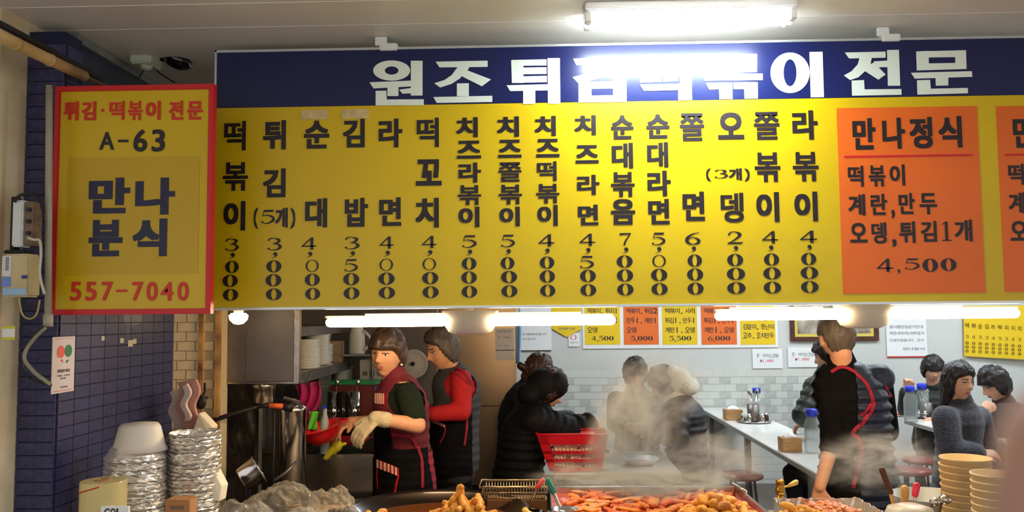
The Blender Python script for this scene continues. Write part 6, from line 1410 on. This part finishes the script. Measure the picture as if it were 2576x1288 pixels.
# paper bag cones right of the stacks
def cone(label, x0, y0, x1, y1, Y, top=.5):
    t = thing('paper_bag', label, 'paper bag', P((x0+x1)/2, y1, Y)); mb = MB()
    pts = [P(x0+(x1-x0)*top, y0, Y), P(x1, y0+(y1-y0)*.6, Y+.01), P(x1-6, y1, Y), P(x0, y1-6, Y-.01)]
    mb.add(pts+[p+Vector((.004, .05, 0)) for p in pts], [(0,1,2,3),(7,6,5,4),(0,4,5,1),(1,5,6,2),(2,6,7,3),(3,7,4,0)]); mb.build('folded_sheet', mat('paper_cream', (232, 218, 190), .7), t, bevel=.004)
cone('white folded paper bag standing behind the right foil stack', 482, 1038, 534, 1096, .42, .35)
cone('white folded paper bag leaning beside the right foil stack near the plastic bags', 512, 1165, 558, 1262, .0, .35)
# foam trays standing against the tiled wall
def foam(px0, px1, py0, py1, Y, label, m):
    pts = []; N_ = 16
    for k in range(N_+1): v = k/N_; pts.append((px0+6*math.sin(v*9)+(px1-px0)*.15*v, py0+(py1-py0)*v))
    rp = [(px0+(px1-px0), p[1]-8*(1-abs(p[1]-py0)/(py1-py0))) for p in reversed(pts)]
    t = thing('foam_tray', label, 'foam tray', P((px0+px1)/2, py1, Y)); mb = MB(); ring_ = [P(p[0], p[1], Y) for p in pts]; r2_ = [P(p[0]-6*math.sin((p[1]-py0)/(py1-py0)*9)*-1, p[1], Y) for p in rp]
    L_ = ring_+r2_; n = len(L_); mb.add(L_+[p+Vector((0, .018, 0)) for p in L_], [tuple(range(n)), tuple(range(2*n-1, n-1, -1))]+[(i, (i+1) % n, n+(i+1) % n, n+i) for i in range(n)]); mb.build('wavy_body', m, t, bevel=.004)
    return t
M_FOAM = mat('foam_white', (222, 200, 186), .7); M_FOAM2 = mat('foam_pink', (206, 150, 136), .7)
foam(424, 466, 986, 1082, .50, 'white wavy foam tray standing nearest the blue wall', M_FOAM)
foam(444, 496, 962, 1080, .46, 'pink and white foam tray in front of the wavy one', M_FOAM2)
foam(456, 474, 972, 1060, .43, 'narrow white foam tray leaning in front of the pink tray', M_FOAM)
hk = thing('black_clamp', 'small black clamp above the paper bag', 'clamp', P(505, 1015, .5)); MB().ell(P(505, 1012, .5), (.022, .018, .028), 12, 8).cap(P(505, 1012, .5), P(520, 1000, .52), .008, .006).build('jaw', mat('iron_dark', (34, 28, 24)), hk, smooth=True); MB().tube([P(505, 1012, .5), P(515, 985, .55), P(515, 965, .61)], .005, 6).build('bracket_arm', mat('iron_dark', (34, 28, 24)), hk)
st = thing('packing_shelf', 'low shelf behind the foil stacks holding foam trays', 'shelf', (-1.3, .5, .95)); zsp = P(460, 1086, .5).z; MB().box((-1.462, .36, zsp-.02), (P(520, 1090, .5).x, .62, zsp-.002), bev=.002).build('board', M_STEELD, st)
for (x_, y_) in ((-1.44, .38), (-1.44, .6), (P(512, 1090, .5).x, .38), (P(512, 1090, .5).x, .6)): MB().cyl((x_, y_, ZC0), (x_, y_, zsp-.02), .008, n=8).build('leg', M_STEELD, st)

# crumpled clear plastic bags
M_BAG = mat('bag_film', (236, 226, 210), .12, trans=.55, alpha=.30, coat=1.0, bump=1.0, bscale=9, ior=1.2)
def bag(label, px, py, rx, ry, Y, seed, h):
    q = P(px, py, Y); q.z = ZC0+.002; mb = MB(); mb.ell((0, 0, 0), 1, 110, 80)
    def f(v):
        r_ = 1+.20*noise.noise(v*1.8+Vector((seed, 0, 0)))+.14*(.3-abs(noise.noise(v*3.2+Vector((seed, 3, 0)))))+.09*(.3-abs(noise.noise(v*7+Vector((seed, 5, 0)))))+.04*(.3-abs(noise.noise(v*15+Vector((seed, 5, 0)))))
        return Vector((v.x*rx*r_, v.y*ry*r_, max(.0, (v.z+.35)*h*.60*r_)))+q
    mb.v = [f(v) for v in mb.v]
    t = thing('plastic_bag', label, 'plastic bag', q); mb.build('film', M_BAG, t, smooth=True)
bag('crumpled clear plastic bag, the big one left of the cauldron', 700, 1250, .17, .13, .42, 3, P(700, 1198, .42).z-ZC0)
bag('crumpled clear plastic bag right against the cauldron handle', 835, 1250, .11, .11, .36, 8, P(835, 1205, .36).z-ZC0)
bag('low crumpled plastic bag in front of the right foil stack', 610, 1280, .13, .10, .16, 12, P(610, 1240, .16).z-ZC0)
bag('low crumpled plastic bag at the bottom in front of the big one', 770, 1290, .15, .10, .08, 17, P(770, 1255, .08).z-ZC0)
q = P(880, 1215, .75); cb = thing('cardboard_sheet', 'brown cardboard sheet lying left of the cauldron behind the bags', 'cardboard', (q.x-.15, .72, ZC0)); MB().box((P(770, 1220, .7).x, .55, ZC0+.001), (P(930, 1220, .7).x, .86, ZC0+.03), rot=(-.0, 0, .03), bev=.002).build('sheet', mat('carton', (176, 150, 122)), cb)

# ------------------------------------------------------------------ left wall fittings
q = PX(163, 915, XW); ya_, yb_ = PX(137, 915, XW+.01).y, PX(192, 915, XW+.01).y; za, zb3 = P(137, 992, ya_).z, P(137, 848, ya_).z
t = thing('wall_poster', 'white poster with a red and a green speech bubble on the blue tiled wall', 'poster', (XW+.01, (ya_+yb_)/2, za)); MB().box((XW+.001, ya_, za), (XW+.004, yb_, zb3)).build('sheet', mat('poster_pink_white', (222, 206, 204), .5), t)
def onwall(mb, g, u0, v0, u1, v1, dx=.005):
    mb.add([(XW+dx, ya_+(yb_-ya_)*(u0+(u1-u0)*v[0]), zb3-(zb3-za)*(v0+(v1-v0)*(1-v[1]))) for v in g[0]], g[1])
mb = MB(); onwall(mb, disc(.5, .5, .5, n=24), .18, .16, .52, .38); onwall(mb, ([(.4, .3), (.9, 0), (.8, .4)], [(0, 1, 2)]), .2, .3, .5, .47); mb.build('red_bubble', mat('bubble_red', (232, 84, 60), .5), t, fix=False)
mb = MB(); onwall(mb, disc(.5, .5, .5, n=24), .52, .15, .86, .37); onwall(mb, ([(.3, .3), (.4, 0), (.8, .4)], [(0, 1, 2)]), .5, .3, .8, .49); mb.build('green_bubble', mat('bubble_green', (20, 120, 60), .5), t, fix=False)
for (txt, v0, v1, u0, u1, mm) in (('청렴한세상', .58, .64, .2, .8, M_LR), ('부패없는 대한민국', .68, .71, .2, .8, M_GR), ('함께', .73, .76, .35, .6, M_GR), ('부산광역시', .88, .92, .35, .7, M_GR)):
    mb = MB(); n = len(txt)
    for i, ch in enumerate(txt):
        if ch != ' ': onwall(mb, glyph(ch, .012), u0+(u1-u0)*i/n, v0, u0+(u1-u0)*(i+.9)/n, v1)
    mb.build('lettering', mm, t, fix=False)
mb = MB(); onwall(mb, ([(0, 0), (1, 0), (1, 1), (0, 1)], [(0, 1, 2, 3)]), .08, .035, .92, .042); onwall(mb, ([(0, 0), (1, 0), (1, 1), (0, 1)], [(0, 1, 2, 3)]), .08, .955, .92, .965); mb.build('border_line', M_LR, t, fix=False)
# switch boxes on the post
Yx = -.37; M_BOXW = mat('switch_white', (214, 216, 214), .4); M_BOXC = mat('switch_cream', (196, 178, 132), .45, var=.2, scale=12)
a, b, c, d = box_on(Yx, 40, 505, 92, 622); t = thing('breaker_box', 'narrow white breaker box with open cover, upper one on the left post', 'electric box', ((a+b)/2, Yx, c))
xm = a+(b-a)*.5; MB().box((a, Yx-.02, c), (xm, Yx+.03, d), bev=.004).build('cover', M_BOXW, t); MB().box((xm, Yx-.012, c+.004), (b, Yx+.03, d-.004), bev=.003).build('body', mat('breaker_brown', (120, 96, 76), .5, var=.4, scale=30), t)
MB().box((a-.014, Yx-.005, c-.01), (a-.002, Yx+.03, d+.012), bev=.002).build('back_plate', M_DARK, t)
for k in range(3): z_ = c+(d-c)*(.25+.25*k); MB().box((xm+.008, Yx-.018, z_), (b-.008, Yx-.012, z_+.012), bev=.002).build('switch', M_BLK, t)
a, b, c, d = box_on(Yx, 20, 640, 88, 748); t = thing('junction_box', 'cream meter box with blue and white stickers, lower one on the left post', 'electric box', ((a+b)/2, Yx, c))
xm = a+(b-a)*.35; MB().box((a, Yx-.03, c), (b, Yx+.03, d), bev=.006).build('body', M_BOXC, t); MB().box((a-.004, Yx-.02, d), (b-.02, Yx+.03, d+.012), bev=.003).build('top_cap', M_DARK, t)
hh = d-c; MB().box((a+.002, Yx-.032, c+hh*.48), (xm, Yx-.03, d-.006)).build('barcode_sticker', M_BOXW, t)
for k in range(9): MB().box((a+.012, Yx-.033, c+hh*(.62+.035*k)), (a+.022, Yx-.032, c+hh*(.635+.035*k))).build('barcode_bar', M_BLK, t)
MB().box((a+.002, Yx-.032, c+hh*.24), (xm, Yx-.03, c+hh*.46)).build('blue_sticker', mat('sticker_blue', (110, 140, 215), .5), t); MB().box((a+.006, Yx-.032, c+.006), (b-.006, Yx-.03, c+hh*.2)).build('pale_sticker', mat('sticker_pale_blue', (150, 185, 215), .5), t)
MB().box((b-.02, Yx-.032, c+hh*.42), (b-.004, Yx-.03, c+hh*.5)).build('blue_mark', mat('mark_navy', (40, 60, 120), .5), t)
# conduit beside the sign with cables
qa = P(121, 812, -.33); t = thing('conduit_pipe', 'grey vertical conduit pipe between the left post and the yellow sign', 'pipe', qa)
MB().cyl(P(121, 818, -.3), P(124, 215, -.3), .010, n=14).cyl(P(121, 822, -.3), P(121, 790, -.3), .014, n=14).build('tube', mat('conduit_grey', (168, 162, 140), .5, var=.2), t, smooth=True)
def cable(label, pts, Y, r, m):
    q = P(*pts[len(pts)//2], Y); tag(MB().tube(catmull([P(x, y, Y+.01*math.sin(i)) for i, (x, y) in enumerate(pts)], 6), r, 8).build('cable', m, smooth=True, loc=q), label, 'cable')
M_CB = mat('cable_black', (26, 28, 30), .5); M_CG = mat('cable_olive', (140, 138, 112), .5)
cable('black cable looping under the conduit down to the blue wall', [(112, 822), (84, 850), (60, 890), (58, 930), (80, 955), (115, 965), (130, 970)], -.33, .004, M_CB)
cable('olive cable curving beside the black loop on the blue wall', [(114, 825), (88, 850), (66, 880), (62, 905), (85, 935), (110, 955), (128, 968)], -.35, .0055, M_CG)
cable('black cable arching over the upper breaker box', [(36, 508), (50, 492), (75, 488), (98, 500), (108, 530)], -.40, .0045, M_CB)
cable('pale cable hooking from the breaker box to the conduit', [(68, 598), (85, 603), (100, 606), (103, 640), (100, 690), (112, 740)], -.42, .004, mat('cable_pale', (190, 184, 165), .5))
cable('thin yellow cable drooping below the meter box', [(48, 750), (56, 790), (75, 802), (92, 790), (100, 755)], -.40, .0025, mat('cable_yellow', (170, 160, 90), .5))
t = notice('yellow and white small sticker on the cream post', 5, 820, 36, 855, [], m=mat('sticker_yellow', (215, 205, 60), .5), Y=-.351, name='sticker'); aa, bb, cc, dd = box_on(-.352, 5, 827, 36, 848); MB().box((aa, -.3525, cc), (bb, -.351, dd)).build('white_field', M_PAPER, t)
# big insulated pipe
pA = PX(-90, 20, -1.60); pB = PX(215, 192, -1.60)
xp = -1.36; z_p = 2.46; yA = -1.3; 
def pipeat(px, py, x): return PX(px, py, x)
A = pipeat(-60, 62, xp-.07); B = pipeat(212, 192, xp-.07)
zz = (A.z+B.z)/2; t = thing('insulated_pipe', 'thick cream insulated pipe running back along the ceiling at the left', 'pipe', B)
M_PIPE = mat('pipe_cream', (206, 174, 116), .6, var=.35, scale=6, bump=.4, bscale=20, col2=(160, 120, 66))
MB().tube([A, A.lerp(B, .33), A.lerp(B, .66), B], [.017, .0175, .017, .0165], 18).build('insulation', M_PIPE, t, smooth=True)
for u in (.30, .62): p = A.lerp(B, u); MB().cyl(p, A.lerp(B, u+.03), .0187, n=18).build('joint_band', M_PIPE, t, smooth=True)
MB().tube([B, B+(B-A).normalized()*.20], .009, 10).build('inner_pipe', mat('iron_rust', (90, 70, 52), .7, .3), t, smooth=True)
MB().tube([A+Vector((0, .03, .034)), A.lerp(B, .5)+Vector((0, .03, .030)), B+Vector((0, .1, .02))], .010, 10).build('black_pipe', M_DARK, t, smooth=True)
# ceiling cameras
q = P(358, 132, .2); q.z = ZC-.001; Yc_ = .15; a, b, c, d = box_on(Yc_, 325, 132, 378, 158)
t = thing('smoke_detector', 'cream square detector box on the ceiling left of the dark dome', 'detector', ((a+b)/2, Yc_, d))
MB().box((a, Yc_-.0, c), (b, Yc_+.10, d), bev=.006).build('body', mat('detector_cream', (196, 206, 176), .5), t); MB().lathe([(0, -.016), (.016, -.014), (.024, 0), (0, 0)], ((a+b)/2+.005, Yc_+.04, c), 20).build('sensor', mat('detector_cream', (196, 206, 176)), t, smooth=True)
MB().box((a+.01, Yc_+.01, d), (b-.01, Yc_+.09, ZC)).build('mount', M_DARK, t)
q = P(445, 150, .22); t = thing('dome_camera', 'dark glossy dome camera on the ceiling beside the signboard', 'camera', q)
MB().ell(q, (.058, .05, .034), 24, 14, Matrix.Rotation(math.radians(24), 3, 'Y')).build('dome', mat('dome_black', (14, 14, 16), .12, coat=.6), t, smooth=True)
MB().cyl((q.x-.015, q.y, q.z+.02), (q.x-.015, q.y, ZC), .045, n=24).build('base', mat('dome_base', (90, 88, 84), .4), t, smooth=True); MB().ell((q.x-.012, q.y-.04, q.z+.004), .009, 12, 8).build('lens', mat('lens_pale', (205, 205, 200), .3), t, smooth=True)
cable('thin black cable running from the detector across the ceiling', [(350, 195), (362, 178), (385, 172), (410, 190), (440, 208)], .3, .0025, M_CB)

# ------------------------------------------------------------------ the finger at the right edge (out of focus)
M_FING = mat('finger_skin', (168, 128, 112), .6, var=.06, scale=200)
mb = MB(); c0 = lambda px, py, d: CAM+ray(px, py)*d
mb.cap(c0(2900, 1250, .060), c0(2960, 1700, .060), .0102, .0108, 20).cap(c0(2960, 1700, .060), c0(3050, 2500, .062), .0108, .012, 20)
fl = remesh(mb, .0012, 4); tf_ = thing('fingertip', 'large blurred fingertip close in front of the lens', 'finger', c0(3050, 2500, .062))
fl.build('finger', M_FING, tf_, smooth=True, fix=False)
q = c0(2890, 1250, .060); MB().ell(q+FWD*.0088, (.006, .0015, .007), 16, 10, rotz(yaw)).build('nail', mat('nail', (226, 176, 160), .3), tf_, smooth=True)

# ------------------------------------------------------------------ steam
def steam(label, c, r, dens, seed, sc=1.6, warp=.55, rot=(0, 0, 0), col=(1, .91, .85)):
    me = MB().ell((0, 0, 0), 1, 24, 16).mesh('steam', None, True); o = bpy.data.objects.new('steam', me); COL.objects.link(o)
    o.location = c; o.scale = r; o.rotation_euler = rot; tag(o, label, 'steam', kind='stuff')
    m = bpy.data.materials.new('steam'); m.use_nodes = True; nt = m.node_tree; N = nt.nodes; L = nt.links; N.remove(N['Principled BSDF']); out = N['Material Output']
    vs = N.new('ShaderNodeVolumeScatter'); vs.inputs['Color'].default_value = (*col, 1); vs.inputs['Anisotropy'].default_value = .1
    tc = N.new('ShaderNodeTexCoord')
    n1 = N.new('ShaderNodeTexNoise'); n1.inputs['Scale'].default_value = sc; n1.inputs['Detail'].default_value = 3; n1.noise_dimensions = '4D'; n1.inputs['W'].default_value = seed
    L.new(tc.outputs['Object'], n1.inputs['Vector'])
    sub = N.new('ShaderNodeVectorMath'); sub.operation = 'SUBTRACT'; L.new(n1.outputs['Color'], sub.inputs[0]); sub.inputs[1].default_value = (.5, .5, .5)
    scl = N.new('ShaderNodeVectorMath'); scl.operation = 'SCALE'; L.new(sub.outputs[0], scl.inputs[0]); scl.inputs['Scale'].default_value = warp*2
    add = N.new('ShaderNodeVectorMath'); add.operation = 'ADD'; L.new(tc.outputs['Object'], add.inputs[0]); L.new(scl.outputs[0], add.inputs[1])
    ln = N.new('ShaderNodeVectorMath'); ln.operation = 'LENGTH'; L.new(add.outputs[0], ln.inputs[0])
    l0 = N.new('ShaderNodeVectorMath'); l0.operation = 'LENGTH'; L.new(tc.outputs['Object'], l0.inputs[0])
    mr = N.new('ShaderNodeMapRange'); mr.interpolation_type = 'SMOOTHSTEP'; mr.inputs[1].default_value = .95; mr.inputs[2].default_value = .15; L.new(ln.outputs['Value'], mr.inputs[0])
    m0 = N.new('ShaderNodeMapRange'); m0.interpolation_type = 'SMOOTHSTEP'; m0.inputs[1].default_value = 1.0; m0.inputs[2].default_value = .7; L.new(l0.outputs['Value'], m0.inputs[0])
    n2 = N.new('ShaderNodeTexNoise'); n2.inputs['Scale'].default_value = sc*2.2; n2.inputs['Detail'].default_value = 4; n2.inputs['Distortion'].default_value = .6; L.new(add.outputs[0], n2.inputs['Vector'])
    r2 = N.new('ShaderNodeMapRange'); r2.inputs[1].default_value = .40; r2.inputs[2].default_value = .66; L.new(n2.outputs[0], r2.inputs[0])
    a = N.new('ShaderNodeMath'); a.operation = 'MULTIPLY'; L.new(mr.outputs[0], a.inputs[0]); L.new(r2.outputs[0], a.inputs[1])
    b = N.new('ShaderNodeMath'); b.operation = 'MULTIPLY'; L.new(a.outputs[0], b.inputs[0]); L.new(m0.outputs[0], b.inputs[1])
    c_ = N.new('ShaderNodeMath'); c_.operation = 'MULTIPLY'; L.new(b.outputs[0], c_.inputs[0]); c_.inputs[1].default_value = dens; L.new(c_.outputs[0], vs.inputs['Density'])
    L.new(vs.outputs[0], out.inputs['Volume']); me.materials.append(m); return o
STE = 1.0
k_ = 3.6/F
steam('dense white steam column rising from the rice cake pan', P(1600, 1120, .70), (.25, .20, .36), 22*STE, 1.0, rot=(0, .05, 0))
steam('thinner steam drifting up in front of the facing diner', P(1640, 985, .95), (.30, .2, .22), 13*STE, 3.0, rot=(0, -.3, 0))
steam('low steam spreading right above the fried dumplings', P(1800, 1160, .72), (.26, .2, .14), 14*STE, 5.0)
steam('thin steam rolling in front of the man in the vest', P(2200, 1160, .8), (.36, .2, .16), 12*STE, 7.0)
steam('faint steam veil low over the rice cake pan at its left', P(1480, 1205, .55), (.28, .24, .08), 13*STE, 9.0)
steam('low steam veil over the middle of the rice cake pan', P(1680, 1215, .45), (.34, .24, .085), 20*STE, 11.0)
